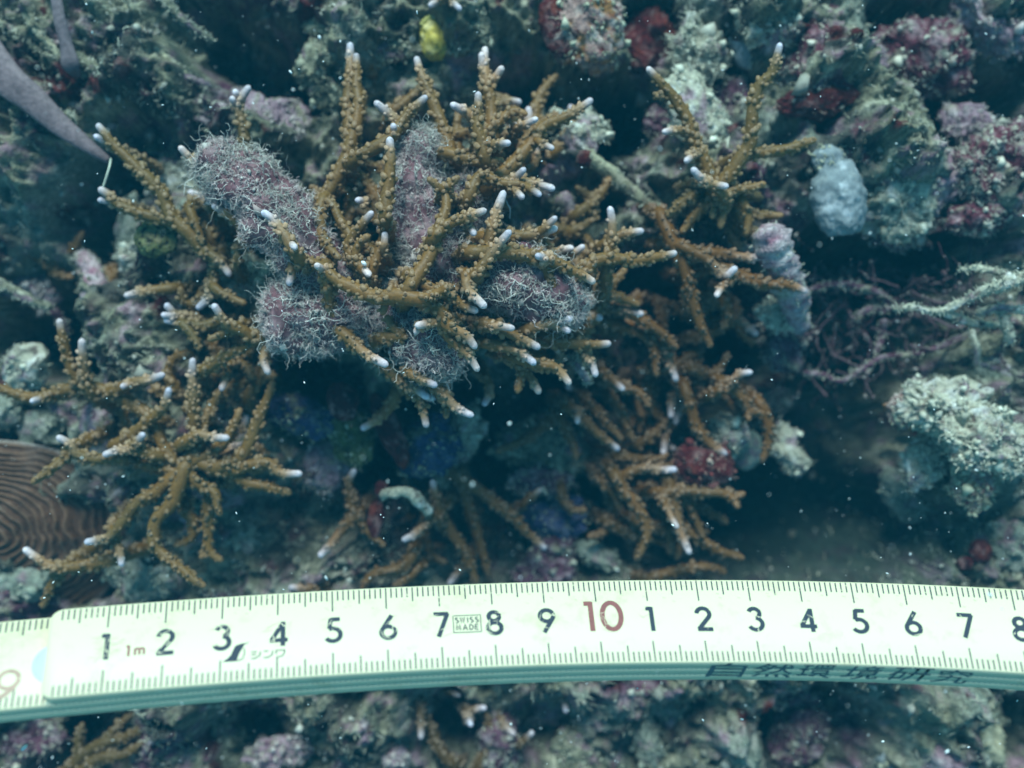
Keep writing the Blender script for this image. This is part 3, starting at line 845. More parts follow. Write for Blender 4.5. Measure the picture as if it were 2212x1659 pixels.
# ---- central colony: (z offset, rise towards the tip, pale tip, points from base to tip)
A = [
 (0, .6, 1, [(702, 427), (724, 387), (750, 333), (774, 240), (770, 187), (770, 115)]),
 (.1, .5, 1, [(758, 300), (752, 220), (756, 160), (757, 92)]),
 (0, .5, 1, [(975, 330), (953, 267), (940, 235), (926, 200), (910, 160), (899, 121)]),
 (.5, .4, 1, [(765, 345), (800, 325), (845, 297), (870, 262), (895, 232), (922, 206)]),
 (.6, .5, 1, [(868, 268), (838, 245), (808, 220)]),
 (.7, .3, 1, [(852, 290), (850, 276), (848, 266)]),
 (.9, .7, 1, [(832, 470), (836, 427), (841, 387), (842, 347), (842, 296)]),
 (.2, .5, 1, [(1066, 300), (1060, 227), (1052, 187), (1046, 149), (1049, 100)]),
 (.3, .5, 1, [(1050, 195), (1044, 150), (1039, 112)]),
 (.3, .5, 1, [(1054, 195), (1070, 171), (1087, 143)]),
 (.8, .6, 1, [(1048, 345), (1041, 307), (1033, 280), (1033, 240), (1033, 198)]),
 (.6, .5, 1, [(1024, 262), (1001, 240), (973, 223)]),
 (.9, .6, 1, [(1050, 315), (1078, 312), (1102, 309)]),
 (.3, .4, 0, [(1040, 300), (1080, 262), (1106, 240), (1140, 247)]),
 (.5, .5, 1, [(1122, 275), (1140, 266), (1161, 255)]),
 (.2, .5, 1, [(1060, 400), (1106, 355), (1140, 318), (1173, 275), (1226, 253), (1255, 232), (1280, 214)]),
 (.6, .4, 1, [(1160, 305), (1178, 314), (1196, 321)]),
 (.6, .4, 0, [(1010, 430), (1038, 381), (1086, 395), (1127, 397)]),
 (.7, .5, 1, [(1095, 398), (1111, 387), (1135, 364)]),
 (.7, .5, 1, [(1092, 398), (1112, 412), (1131, 428)]),
 (.8, .5, 1, [(1115, 398), (1142, 406), (1168, 422)]),
 (.7, .4, 1, [(1125, 393), (1160, 398), (1199, 408)]),
 (.5, .3, 0, [(960, 330), (1000, 340), (1040, 352), (1090, 345)]),
 # trunk with the fork over the upright sponge lobe
 (.7, .3, 0, [(880, 628), (905, 590), (932, 540), (950, 490), (964, 445), (959, 408)]),
 (1.0, .3, 0, [(960, 410), (975, 396), (992, 379)]),
 (1.0, .3, 0, [(958, 412), (940, 398), (923, 383)]),
 (1.1, .4, 1, [(938, 512), (962, 488), (1000, 472), (1052, 454)]),
 (.6, .7, 1, [(1025, 600), (1043, 570), (1060, 505), (1074, 452), (1089, 412)]),
 (.8, .7, 1, [(1020, 602), (1045, 570), (1075, 530), (1104, 498)]),
 (.9, .3, 1, [(1006, 485), (1018, 495), (1026, 507)]),
 # cluster left of the upright lobe
 (.3, .6, 1, [(770, 570), (752, 532), (761, 514), (785, 482), (805, 456)]),
 (.1, .4, 0, [(810, 560), (790, 530), (760, 510), (734, 474), (720, 440), (700, 430)]),
 (.2, .3, 0, [(800, 590), (820, 540), (832, 500), (838, 470)]),
 (.4, .4, 0, [(790, 590), (768, 556), (780, 520), (800, 508)]),
 (.3, .3, 1, [(760, 560), (780, 575), (800, 596)]),
 (.5, .2, 1, [(830, 535), (833, 515), (828, 500)]),
 (.1, .3, 1, [(790, 445), (783, 432), (768, 433)]),
 (1.5, .5, 1, [(640, 548), (622, 517), (606, 496), (588, 472), (564, 457)]),
 (1.4, .4, 1, [(618, 510), (628, 523), (640, 538)]),
 (.3, .4, 0, [(700, 430), (690, 470), (700, 520), (735, 560)]),
 # the long diagonal trunk
 (.6, .5, 0, [(953, 677), (926, 656), (894, 645), (860, 640), (820, 642), (785, 632), (756, 618), (724, 600), (702, 581), (670, 565), (641, 552), (615, 541)]),
 (.9, .5, 1, [(706, 588), (694, 580), (680, 572)]),
 (.9, -.6, 0, [(702, 584), (708, 606), (711, 630), (713, 668), (726, 694)]),
 (.9, .2, 1, [(640, 555), (632, 572), (630, 592), (624, 618)]),
 (.6, .1, 0, [(836, 645), (830, 662), (825, 682)]),
 (.7, .3, 1, [(940, 668), (953, 680), (962, 700), (982, 712), (1006, 726), (1029, 753)]),
 (.7, .2, 1, [(960, 692), (934, 697), (896, 704)]),
 (.7, .1, 1, [(912, 702), (902, 711), (896, 722)]),
 (.6, .3, 1, [(962, 700), (969, 725), (993, 749), (1011, 765), (1034, 801)]),
 (.3, .0, 0, [(830, 730), (872, 726), (850, 708), (834, 680)]),
 (.5, .3, 1, [(890, 600), (925, 620), (950, 634), (980, 645), (1006, 664), (1035, 672)]),
 (.8, .3, 1, [(1008, 600), (1011, 622), (1028, 645), (1050, 665)]),
 (.9, .2, 0, [(952, 628), (930, 640), (905, 640)]),
 # right hand arms
 (.9, .5, 1, [(1020, 545), (1062, 545), (1106, 546), (1159, 556), (1199, 567), (1239, 586), (1266, 599), (1286, 611)]),
 (1.3, .3, 1, [(1190, 562), (1174, 557), (1158, 552)]),
 (.5, .4, 1, [(1050, 512), (1106, 509), (1159, 506), (1205, 492)]),
 (.8, .4, 1, [(1162, 507), (1182, 488), (1203, 468)]),
 (.4, .2, 0, [(1166, 512), (1180, 530), (1200, 545)]),
 (.5, .5, 1, [(1310, 590), (1314, 549), (1319, 522), (1322, 482), (1317, 445)]),
 (.1, .4, 1, [(1310, 525), (1335, 509), (1359, 503), (1391, 498)]),
 (.7, .5, 1, [(1262, 582), (1287, 565), (1319, 559), (1373, 562), (1426, 554), (1464, 547)]),
 (.1, .3, 1, [(1200, 545), (1225, 535), (1240, 536)]),
 (.1, .3, 1, [(1225, 548), (1245, 545), (1262, 530)]),
 (1.1, -.2, 0, [(1170, 560), (1183, 591), (1199, 629), (1207, 658)]),
 (.4, .5, 1, [(1140, 712), (1186, 698), (1212, 692), (1238, 686)]),
 (.5, .4, 1, [(1190, 698), (1216, 706), (1232, 718)]),
 (.3, .5, 1, [(1040, 700), (1080, 708), (1106, 722), (1133, 735), (1167, 752)]),
 (.6, .3, 1, [(1060, 706), (1090, 706), (1112, 710)]),
 (.2, .5, 1, [(1050, 740), (1085, 748), (1127, 765), (1156, 787)]),
 (.1, .5, 1, [(1110, 770), (1159, 786), (1194, 791), (1213, 807), (1232, 832)]),
 (0, .4, 1, [(1180, 725), (1207, 738), (1255, 743), (1293, 743), (1321, 741)]),
 (0, .3, 1, [(1258, 748), (1266, 762), (1279, 789), (1287, 815)]),
 (-.2, .3, 0, [(1100, 770), (1127, 797), (1120, 825), (1117, 850)]),
 (-.2, .3, 1, [(1120, 785), (1146, 815), (1166, 851)]),
 # lower centre
 (.2, .5, 1, [(735, 712), (765, 742), (790, 765), (815, 778), (838, 790)]),
 (-.2, .4, 1, [(838, 795), (870, 825), (900, 840), (926, 862)]),
 (-.2, .4, 1, [(905, 840), (912, 880), (922, 925)]),
 (.0, .5, 1, [(925, 820), (950, 845), (985, 880), (1024, 898)]),
 (-.2, .3, 0, [(955, 850), (965, 880), (963, 905)]),
 (.3, .3, 1, [(885, 805), (915, 822), (945, 834)]),
]
colony("large tan branching coral with white tips growing through the turfy finger sponge", (900, 640), 2.6, 2.0, (.200, .118, .048), A,
       under=[(980, 330, 220, 110, 18, -1.2), (800, 480, 120, 90, 13, -1.1), (1150, 620, 150, 160, 18, -1.4), (940, 800, 110, 60, 5, -1.8)])

B = [
 (0, .2, 0, [(1430, 470), (1453, 522), (1479, 575), (1490, 629), (1506, 682), (1522, 722), (1536, 751)]),
 (.2, .6, 1, [(1470, 530), (1506, 549), (1533, 565), (1565, 595), (1576, 590), (1592, 576)]),
 (.5, .4, 1, [(1578, 598), (1565, 613), (1546, 641)]),
 (.1, .5, 1, [(1560, 580), (1599, 594), (1626, 605), (1659, 615), (1707, 618), (1744, 631)]),
 (.1, .3, 1, [(1530, 545), (1559, 549), (1613, 557), (1655, 553)]),
 (-.8, .3, 1, [(1240, 650), (1279, 663), (1346, 669), (1391, 680)]),
 (-.7, .3, 0, [(1346, 672), (1389, 690), (1413, 709), (1439, 727), (1464, 755)]),
 (-.9, .3, 0, [(1405, 720), (1415, 762), (1419, 815)]),
 (-.9, .3, 1, [(1430, 735), (1442, 770), (1453, 797), (1463, 825)]),
 (-1.0, .2, 0, [(1280, 680), (1330, 700), (1380, 720), (1410, 745)]),
 (-.9, .5, 1, [(1300, 800), (1317, 814), (1333, 829), (1348, 843)]),
 (-.9, .4, 0, [(1320, 825), (1346, 837), (1378, 847), (1406, 881)]),
 (-.6, .4, 1, [(1540, 850), (1575, 826), (1599, 807), (1625, 805)]),
 (-.6, .3, 0, [(1580, 822), (1572, 833), (1567, 847)]),
 (-.7, .3, 0, [(1560, 825), (1586, 842), (1613, 869), (1618, 886), (1652, 893)]),
 (-.6, .3, 0, [(1612, 872), (1616, 890), (1617, 912)]),
 (-.9, .3, 1, [(1480, 840), (1493, 883), (1506, 923), (1533, 958), (1572, 983)]),
 (-.9, .2, 0, [(1640, 870), (1656, 900), (1660, 950), (1645, 1000)]),
 (-1.0, 0, 0, [(1500, 800), (1530, 810), (1560, 790), (1575, 760)]),
 (-.4, .2, 0, [(1560, 640), (1570, 680), (1560, 712)]),
 (-1.2, .2, 0, [(1290, 610), (1296, 660), (1310, 720)]),
]
colony("shaded orange-brown branching coral hanging over the black hollow right of centre", (1440, 540), 0.6, 1.2, (.150, .076, .026), B,  # brown darkened so the colour carries the shade of the hollow
       under=[(1380, 720, 130, 130, 12, -1.8), (1540, 680, 90, 150, 7, -1.6), (1400, 860, 160, 60, 7, -1.9)])

C = [
 (.2, .9, 1, [(1559, 413), (1538, 387), (1522, 355), (1506, 320), (1498, 293), (1485, 259), (1466, 227), (1445, 197), (1421, 171), (1397, 145)]),
 (.6, .4, 1, [(1484, 283), (1460, 281), (1430, 286)]),
 (.6, .4, 1, [(1500, 325), (1494, 338), (1480, 349)]),
 (.6, .4, 0, [(1446, 204), (1432, 205), (1418, 210)]),
 (.6, .5, 1, [(1560, 420), (1543, 400), (1519, 387), (1494, 362)]),
 (.7, .3, 1, [(1530, 392), (1550, 399), (1574, 403)]),
 (.3, 1.0, 1, [(1550, 405), (1580, 371), (1602, 341), (1620, 307), (1623, 267), (1626, 227), (1639, 187), (1667, 160), (1678, 128), (1685, 94)]),
 (.3, .2, 0, [(1612, 335), (1650, 328), (1686, 325), (1739, 309), (1765, 300)]),
 (.2, .3, 0, [(1545, 415), (1580, 412), (1613, 408), (1655, 396)]),
 (.0, .1, 0, [(1560, 400), (1530, 440), (1500, 465), (1470, 505)]),
 (.1, .2, 0, [(1545, 425), (1542, 450), (1538, 474)]),
 (.1, .2, 0, [(1570, 425), (1562, 460), (1556, 494)]),
 (.1, .1, 0, [(1500, 420), (1470, 440), (1440, 470)]),
 (.1, .1, 0, [(1600, 430), (1615, 470), (1612, 510)]),
]
colony("branching coral with two long white-tipped fingers beside the pale wedge-shaped rock", (1555, 400), 0.6, 0.5, (.185, .118, .048), C,
       under=[(1560, 440, 60, 40, 5, -.7)])

D = [
 (0, .8, 1, [(480, 570), (440, 535), (413, 509), (373, 469), (355, 427), (328, 395), (301, 365), (275, 341), (248, 315), (227, 288), (210, 267)]),
 (.2, .4, 1, [(250, 318), (228, 308), (202, 291)]),
 (.1, .2, 1, [(440, 540), (470, 560), (498, 597)]),
 (.1, .5, 1, [(380, 480), (341, 471), (293, 458), (253, 440), (238, 424), (212, 407)]),
 (.3, .2, 1, [(248, 437), (230, 434), (211, 433)]),
 (.6, .6, 1, [(455, 430), (453, 400), (440, 373), (427, 352), (408, 339), (386, 316)]),
 (.7, .3, 1, [(458, 410), (456, 425), (452, 440)]),
 (.2, .6, 1, [(535, 335), (531, 307), (523, 267), (515, 227), (526, 205), (541, 185)]),
 (.4, .5, 1, [(517, 238), (508, 224), (498, 210)]),
 (.5, .4, 1, [(518, 226), (512, 208), (507, 194)]),
 (1.0, .4, 0, [(560, 515), (533, 495), (507, 474), (484, 452)]),
 (1.1, .3, 1, [(492, 462), (474, 452), (458, 442)]),
 (.4, .3, 0, [(512, 570), (515, 541), (507, 526)]),
 (.4, .3, 0, [(514, 545), (520, 534), (526, 524)]),
 (-.2, .2, 1, [(470, 560), (464, 600), (459, 629), (440, 655), (423, 667)]),
 (0, .3, 0, [(462, 622), (493, 642), (533, 656)]),
 (-.3, .4, 1, [(467, 695), (440, 703), (400, 698), (379, 682), (356, 655)]),
 (0, .3, 1, [(385, 684), (366, 681), (348, 679)]),
 (-.1, .3, 1, [(395, 698), (374, 694), (354, 691)]),
 (.5, .6, 1, [(596, 732), (549, 730), (523, 714), (496, 706), (477, 682), (460, 656)]),
 (.6, .3, 0, [(505, 708), (480, 722), (447, 734)]),
 (.5, .4, 1, [(580, 735), (572, 760), (570, 783), (582, 808)]),
 (.3, .3, 0, [(440, 800), (480, 773), (533, 749), (560, 735)]),
 (.1, .2, 0, [(395, 700), (420, 730), (430, 760)]),
 (.2, .1, 0, [(410, 450), (425, 490), (440, 530)]),
]
colony("olive-brown branching coral reaching to the left with paired white tips", (470, 560), 0.7, 0.7, (.165, .108, .042), D,
       under=[(430, 560, 80, 90, 5, -.8)])

E_ = [
 (.1, .8, 1, [(200, 850), (165, 812), (149, 783), (141, 749), (133, 714), (128, 688)]),
 (.2, .7, 1, [(200, 850), (186, 815), (179, 775), (176, 731)]),
 (0, .2, 0, [(330, 905), (280, 869), (240, 850), (200, 836), (160, 838), (112, 853), (80, 860), (40, 853), (-20, 830)]),
 (.4, .3, 1, [(100, 858), (84, 863), (65, 867)]),
 (.2, .5, 1, [(240, 846), (293, 826), (320, 821), (357, 809)]),
 (.4, .3, 1, [(285, 830), (275, 832), (261, 835)]),
 (.2, .6, 1, [(250, 962), (280, 944), (301, 928), (325, 907), (352, 883), (360, 863), (366, 837)]),
 (.3, .6, 1, [(420, 920), (418, 882), (416, 842), (416, 802), (417, 773)]),
 (.1, .3, 0, [(450, 900), (462, 870), (477, 842)]),
 (.2, .3, 1, [(495, 788), (488, 815), (476, 844)]),
 (.4, .5, 1, [(340, 985), (288, 968), (301, 950), (313, 935)]),
 (.4, .4, 1, [(290, 968), (253, 974), (222, 983)]),
 (.3, .6, 1, [(267, 990), (240, 990), (200, 990), (165, 980), (152, 958), (122, 942)]),
 (.5, .5, 0, [(158, 970), (144, 987), (120, 1006), (99, 1022), (68, 1045)]),
 (.4, .4, 1, [(390, 960), (427, 939), (459, 945), (496, 945)]),
 (.1, .4, 1, [(400, 1010), (333, 1065), (293, 1089), (267, 1123), (240, 1155), (215, 1165), (182, 1171)]),
 (.1, .2, 1, [(242, 1152), (250, 1172), (261, 1198), (262, 1224)]),
 (.2, .5, 0, [(400, 1010), (373, 1086), (341, 1118), (331, 1150), (339, 1185), (373, 1217), (400, 1238), (445, 1269)]),
 (.1, .2, 0, [(400, 1010), (427, 1043), (464, 1065), (469, 1091), (476, 1116)]),
 (-.2, .1, 0, [(455, 1060), (448, 1118), (448, 1150), (451, 1187), (481, 1214)]),
 (-.2, .1, 0, [(451, 1185), (442, 1197), (431, 1207)]),
 (.1, .3, 1, [(430, 1000), (493, 1017), (540, 1005), (580, 1001), (606, 1022), (653, 1023)]),
 (0, .1, 0, [(500, 1020), (533, 1043), (569, 1049), (630, 1066)]),
 (.2, .2, 0, [(470, 1010), (520, 990), (546, 937), (570, 880), (592, 820)]),
 (-.1, .4, 1, [(240, 1209), (208, 1217), (160, 1225), (115, 1225), (80, 1206), (50, 1184)]),
 (-.2, .1, 0, [(140, 1226), (128, 1240), (112, 1265), (90, 1315)]),
 (.1, .2, 0, [(400, 1005), (430, 960), (440, 920), (450, 880)]),
 (.1, .2, 0, [(380, 1000), (350, 960), (335, 920), (300, 880)]),
 (.1, .2, 0, [(410, 1000), (470, 970), (500, 930), (520, 880)]),
 (.1, .1, 0, [(300, 1000), (340, 1010), (390, 1020)]),
 (-.3, .0, 0, [(400, 1105), (420, 1130), (410, 1165), (375, 1180)]),
]
colony("brown branching coral spreading over the ridged plate at lower left", (400, 1000), 0.2, 0.5, (.180, .110, .042), E_,
       under=[(410, 940, 130, 110, 12, -.5), (480, 800, 80, 70, 5, -.4)])

F_ = [
 (.3, .3, 1, [(772, 1120), (760, 1090), (753, 1049), (758, 1030), (768, 1012)]),
 (.3, .4, 1, [(772, 1108), (740, 1145), (713, 1177), (688, 1203)]),
 (.2, .2, 0, [(770, 1108), (793, 1145), (832, 1182)]),
 (.4, .4, 1, [(950, 1120), (945, 1095), (940, 1070), (934, 1036)]),
 (.4, .3, 1, [(950, 1100), (921, 1129), (894, 1155), (868, 1167)]),
 (.1, -.2, 0, [(945, 1090), (953, 1110), (974, 1150), (1001, 1185), (1017, 1225), (1032, 1262)]),
 (-.2, 0, 1, [(970, 1020), (1033, 1057), (1073, 1091), (1105, 1113), (1133, 1145), (1180, 1187)]),
 (-.3, -.2, 0, [(1000, 1050), (1010, 1085), (1022, 1123), (1041, 1190), (1057, 1246)]),
 (-.4, .1, 0, [(1220, 875), (1186, 910), (1146, 942), (1106, 961), (1070, 975)]),
 (.4, .3, 1, [(1248, 885), (1248, 900), (1247, 915)]),
 (.3, .3, 1, [(1230, 880), (1266, 910), (1293, 939), (1317, 955), (1337, 973)]),
 (.0, .2, 0, [(1262, 860), (1293, 894), (1319, 923), (1345, 952)]),
 (-.1, .2, 0, [(1320, 860), (1338, 883), (1354, 923), (1372, 955)]),
 (.0, .2, 0, [(1215, 905), (1226, 931), (1239, 963), (1245, 995)]),
 (.1, .4, 1, [(1340, 1030), (1386, 1011), (1426, 1014), (1463, 1014)]),
 (-.3, 0, 0, [(1340, 985), (1373, 990), (1410, 995), (1445, 980)]),
 (.2, .4, 0, [(1330, 1030), (1346, 1057), (1373, 1091), (1394, 1123), (1397, 1155), (1386, 1185), (1372, 1213)]),
 (.2, .4, 1, [(1440, 1030), (1453, 1057), (1458, 1097), (1469, 1145), (1479, 1171), (1491, 1199)]),
 (.9, .3, 1, [(1440, 1095), (1450, 1118), (1465, 1141)]),
 (.3, .4, 0, [(1430, 1065), (1466, 1062), (1519, 1062), (1559, 1065), (1583, 1076), (1609, 1064)]),
 (.6, .3, 0, [(1575, 1070), (1585, 1082), (1595, 1099)]),
 (0, .1, 0, [(1475, 1070), (1493, 1097), (1506, 1131), (1519, 1163)]),
 (-.2, .1, 0, [(1480, 1140), (1519, 1169), (1559, 1190), (1609, 1207)]),
 (-.4, 0, 0, [(1400, 1250), (1453, 1235), (1506, 1225), (1554, 1227), (1569, 1241)]),
 (.2, 0, 0, [(890, 1200), (881, 1217), (846, 1232), (806, 1240), (780, 1275)]),
 (.1, .1, 0, [(900, 1230), (880, 1250), (850, 1268)]),
 (.2, .3, 1, [(700, 1262), (655, 1270), (623, 1268)]),
 (.2, .1, 0, [(668, 1275), (672, 1262), (674, 1249)]),
 (-.3, .1, 0, [(1380, 960), (1420, 930), (1450, 900)]),
 (-.3, .1, 0, [(1300, 1040), (1330, 1070), (1340, 1100)]),
 (-.4, .1, 1, [(1130, 1090), (1150, 1070), (1170, 1055)]),
 (-.5, .1, 0, [(1380, 1130), (1440, 1150), (1450, 1200)]),
]
colony("dim brown branching coral in the hollow just above the ruler", (1150, 980), -1.5, 0.3, (.145, .078, .028), F_,  # shade of the hollow is put into this darker brown
       under=[(1330, 1060, 160, 90, 9, -.8), (960, 1130, 120, 70, 5, -.8)])

colony("two pale coral prongs cut by the top edge above the yellow sponge", (958, -20), 0.2, 0.3, (.22, .14, .06),
       [(.2, .3, 1, [(960, -40), (952, -4), (926, 14)]), (.2, .3, 1, [(958, -10), (976, 4), (995, 22)])])
colony("dull brown coral branch slanting behind the tall white tips", (790, 20), -1.5, 0.3, (.20, .12, .045),
       [(0, .1, 0, [(840, -60), (804, 0), (780, 32), (760, 66)]), (.5, .4, 0, [(800, 150), (793, 128), (785, 99), (768, 68)])])
colony("blurred brown coral sprig among dim rubble left of the smooth boulder", (245, 650), -1.8, 0.3, (.20, .115, .04),
       [(0, .1, 0, [(232, 600), (240, 623), (248, 669), (240, 700), (237, 733)]), (.1, .1, 0, [(246, 660), (280, 654), (313, 652)]),
        (0, .1, 0, [(244, 690), (280, 690), (300, 705)]), (0, 0, 0, [(236, 610), (262, 580), (276, 560)])])
colony("blurred brown coral twigs at the left edge above the hazy pink rubble", (40, 520), -2.2, 0.3, (.19, .11, .045),
       [(0, .1, 0, [(-40, 440), (0, 477), (40, 514), (64, 540)]), (0, .1, 0, [(64, 540), (100, 560), (150, 545), (180, 500)]),
        (0, .1, 0, [(50, 525), (20, 560), (-20, 580)]), (0, .1, 0, [(90, 550), (120, 590), (160, 600)])])
J = [
 (.2, .3, 1, [(960, 1490), (978, 1496), (994, 1502)]), (.2, .3, 1, [(1010, 1532), (1030, 1530), (1050, 1529)]),
 (.2, .3, 1, [(912, 1530), (910, 1565), (908, 1597)]), (.2, .3, 1, [(800, 1522), (778, 1545), (757, 1567)]),
 (.3, .4, 1, [(1005, 1540), (1012, 1555), (1019, 1568)]), (.2, .3, 1, [(1210, 1490), (1218, 1515), (1222, 1540)]),
 (.2, .4, 1, [(1120, 1610), (1137, 1595), (1152, 1580)]), (.2, .3, 1, [(1085, 1560), (1098, 1575), (1113, 1588)]),
 (0, .1, 0, [(980, 1650), (950, 1620), (930, 1570), (900, 1520)]), (0, .1, 0, [(1030, 1660), (1060, 1600), (1050, 1540)]),
]
colony("dim coral with small white tips below the ruler under number seven", (960, 1560), -2.8, 0.2, (.10, .062, .024), J)  # dim light below the ruler is painted into the darker brown
colony("dark brown coral stems slanting below the ruler at lower left", (230, 1590), -2.2, 0.2, (.12, .075, .025),
       [(0, .2, 0, [(130, 1680), (200, 1615), (280, 1590), (330, 1560)]), (.1, .2, 0, [(150, 1690), (210, 1640), (270, 1630), (310, 1600)]),
        (0, .1, 0, [(230, 1600), (260, 1565), (290, 1540)]), (0, .1, 0, [(180, 1640), (170, 1600), (180, 1560)])])

# pale dead sprig and curved flake
def twig(parent, pts, r0, r1, kind, seed, z=None, name="branch", turf=0, tc=((.36, .34, .25), (.55, .53, .42)), tl=0.12):
    p3 = np.array([P(p[0], p[1], p[2] - (0.6 if p[0] < 470 and p[1] < 430 else 0)) for p in pts])
    c = catmull(p3, 0.08)
    c = c + 0.05 * np.stack([fbm(c * 1.5 + seed, 2, 3), fbm(c * 1.5 + seed, 2, 4), fbm(c * 1.5 + seed, 2, 5)], 1)
    n = len(c)
    f = np.linspace(0, 1, n)
    r = r0 + (r1 - r0) * f
    r = r * np.sqrt(np.clip(1 - np.clip((f - 0.93) / 0.07, 0, 1) ** 2, 0.1, 1))
    v, q, t, d = tube(c, r, 12)
    k = n * 12
    v[:k] += d * (r.repeat(12) * (0.8 * fbm(v[:k] * 2.6 + seed, 3, seed) + 0.4 * fbm(v[:k] * 8 + seed, 2, seed + 1)))[:, None]
    o = link(name, mesh_np(name, v, quads=q, tris=t, col=palette(v, kind, seed, 1.3)), M_CRUST, parent=parent)
    if turf:
        g = np.random.default_rng(seed)
        idx = g.integers(0, k, turf)
        v_, q_, c_ = strands(v[idx], d[idx], tl, 0.013, tc[0], tc[1], k=4, curl=0.8, seed=seed)
        link("turf_tuft", mesh_np("turf_tuft", v_, quads=q_, col=c_), M_TURF, parent=o, kind="stuff")
    return o

def twigs(name, label, cat, loc, specs, group=None):
    e = empty(name, P(*loc), label, cat, group)
    for i, (pts, r0, r1, kind, turf) in enumerate(specs):
        twig(e, pts, r0, r1, kind, int(loc[0]) % 90 + i * 7, turf=turf)
    return e

twigs("dead_coral_twig", "hazy dead twig running sideways near the top left", "twig", (300, 100, -2.2),
      [([(90, 20, -2.2), (160, 85, -2.0), (240, 92, -1.8), (330, 108, -1.8), (420, 130, -2.0), (445, 120, -2.2)], .16, .11, 'tan', 160)], "dead coral twigs")
twigs("dead_coral_twig", "hazy dead twig bending down through the upper left rubble", "twig", (260, 160, -2.0),
      [([(110, 70, -2.2), (180, 120, -2.0), (240, 165, -1.8), (310, 190, -1.8), (345, 235, -2.0)], .17, .10, 'turf', 160),
       ([(215, 100, -2.0), (260, 130, -1.8), (305, 175, -1.8)], .13, .09, 'turf', 100)], "dead coral twigs")
twigs("dead_coral_twig", "hazy curved dead twig beside the left coral limb", "twig", (220, 290, -2.0),
      [([(140, 250, -1.8), (175, 272, -1.6), (225, 300, -1.6), (262, 310, -1.8)], .10, .12, 'tan', 60)], "dead coral twigs")
twigs("dead_coral_twig", "grey dead twig lying behind the central coral on its upper right", "twig", (1350, 400, -0.8),
      [([(1270, 335, -.6), (1310, 365, -.7), (1355, 405, -.8), (1400, 440, -1.0), (1440, 465, -1.4)], .20, .10, 'tan', 120)], "dead coral twigs")
twigs("dead_coral_twig", "stubby pinkish white dead stick left of the smooth boulder", "twig", (205, 610, -1.6),
      [([(180, 555, -2.2), (198, 585, -1.7), (205, 615, -1.5), (203, 655, -1.6)], .24, .27, 'rose', 90)], "dead coral twigs")
twigs("dead_coral_twig", "hazy pink-tinged dead stick crossing the left rubble", "twig", (60, 640, -2.2),
      [([(-30, 600, -1.2), (30, 630, -1.1), (80, 655, -1.1), (115, 665, -1.3)], .15, .10, 'turf', 160),
       ([(115, 668, -2.2), (130, 690, -2.4), (150, 720, -2.6)], .12, .10, 'purple', 40)], "dead coral twigs")
g = np.random.default_rng(52)
sk = []
for k in range(17):
    x0, y0 = g.uniform(-40, 330), g.uniform(-30, 250)
    L_, a_ = g.uniform(90, 220), math.radians(g.normal(38, 16))
    z0 = g.uniform(-.9, .3)
    pts = [(x0 + L_ * t * math.cos(a_) + 14 * math.sin(t * 5 + k), y0 + L_ * t * math.sin(a_) + 14 * math.cos(t * 4 + k), z0 + .5 * math.sin(t * 3.1)) for t in (0, .3, .65, 1)]
    sk.append((pts, g.uniform(.09, .17), g.uniform(.06, .10), ['tan', 'turf', 'turf', 'pink', 'tan'][k % 5], 260))
twigs("dead_coral_skeleton", "hazy heap of pale dead branching coral filling the upper left", "coral skeleton", (180, 120, -2.0), sk)
twigs("pale_flake", "pale curved flake like a horn lying in the lower central hollow", "shell fragment", (880, 1080, -1.6),
      [([(828, 1070, -.9), (850, 1066, -.6), (880, 1064, -.5), (905, 1080, -.6), (928, 1112, -.9)], .12, .14, 'pale', 20)])
twigs("crusted_twig", "bright pale crusted branching twig entering from the right edge", "twig", (2100, 650, 0.50),
      [([(2260, 585, 1.10), (2212, 600, 1.00), (2172, 612, 0.90), (2120, 632, 0.60), (2075, 655, 0.40), (2030, 676, 0.20)], .17, .08, 'pale', 260),
       ([(2190, 606, 0.90), (2165, 590, 0.70), (2120, 580, 0.50), (2070, 583, 0.40)], .11, .06, 'pale', 160),
       ([(2045, 672, 0.30), (2000, 672, 0.20), (1965, 664, 0.10), (1930, 668, 0.00)], .09, .06, 'pale', 160),
       ([(2040, 675, 0.20), (2080, 690, 0.00), (2120, 700, -0.20), (2160, 702, -0.30)], .10, .09, 'pale', 120)], "crusted twigs")
twigs("crusted_twig", "pale crusted twig with a short hooked arm under the bright twig", "twig", (2160, 700, 0.10),
      [([(2260, 672, 0.50), (2200, 668, 0.40), (2150, 664, 0.20), (2105, 680, -0.10)], .10, .08, 'pale', 160),
       ([(2160, 668, 0.20), (2172, 700, 0.20), (2180, 730, 0.10), (2172, 742, -0.10)], .12, .11, 'pale', 120)], "crusted twigs")
twigs("crusted_twig", "thin purple crusted twig arching over the dark right hollow", "twig", (1830, 620, -1.6),
      [([(1720, 640, -1.6), (1765, 620, -1.4), (1820, 612, -1.4), (1880, 625, -1.6), (1915, 645, -1.8), (1915, 670, -2.0)], .07, .08, 'purple', 220),
       ([(1915, 668, -2.0), (1870, 670, -1.9), (1845, 690, -2.0)], .09, .08, 'purple', 160)], "crusted twigs")
twigs("crusted_twig", "thin purple crusted twig crossing low to the pale boulder", "twig", (1840, 800, -1.8),
      [([(1735, 805, -2.2), (1780, 810, -2.0), (1815, 825, -1.8), (1860, 800, -1.8), (1900, 775, -1.8), (1960, 768, -1.8), (2030, 750, -1.8), (2090, 720, -1.8)], .07, .08, 'purple', 260),
       ([(1910, 690, -2.0), (1905, 730, -2.2), (1890, 765, -2.0)], .10, .09, 'purple', 60)], "crusted twigs")
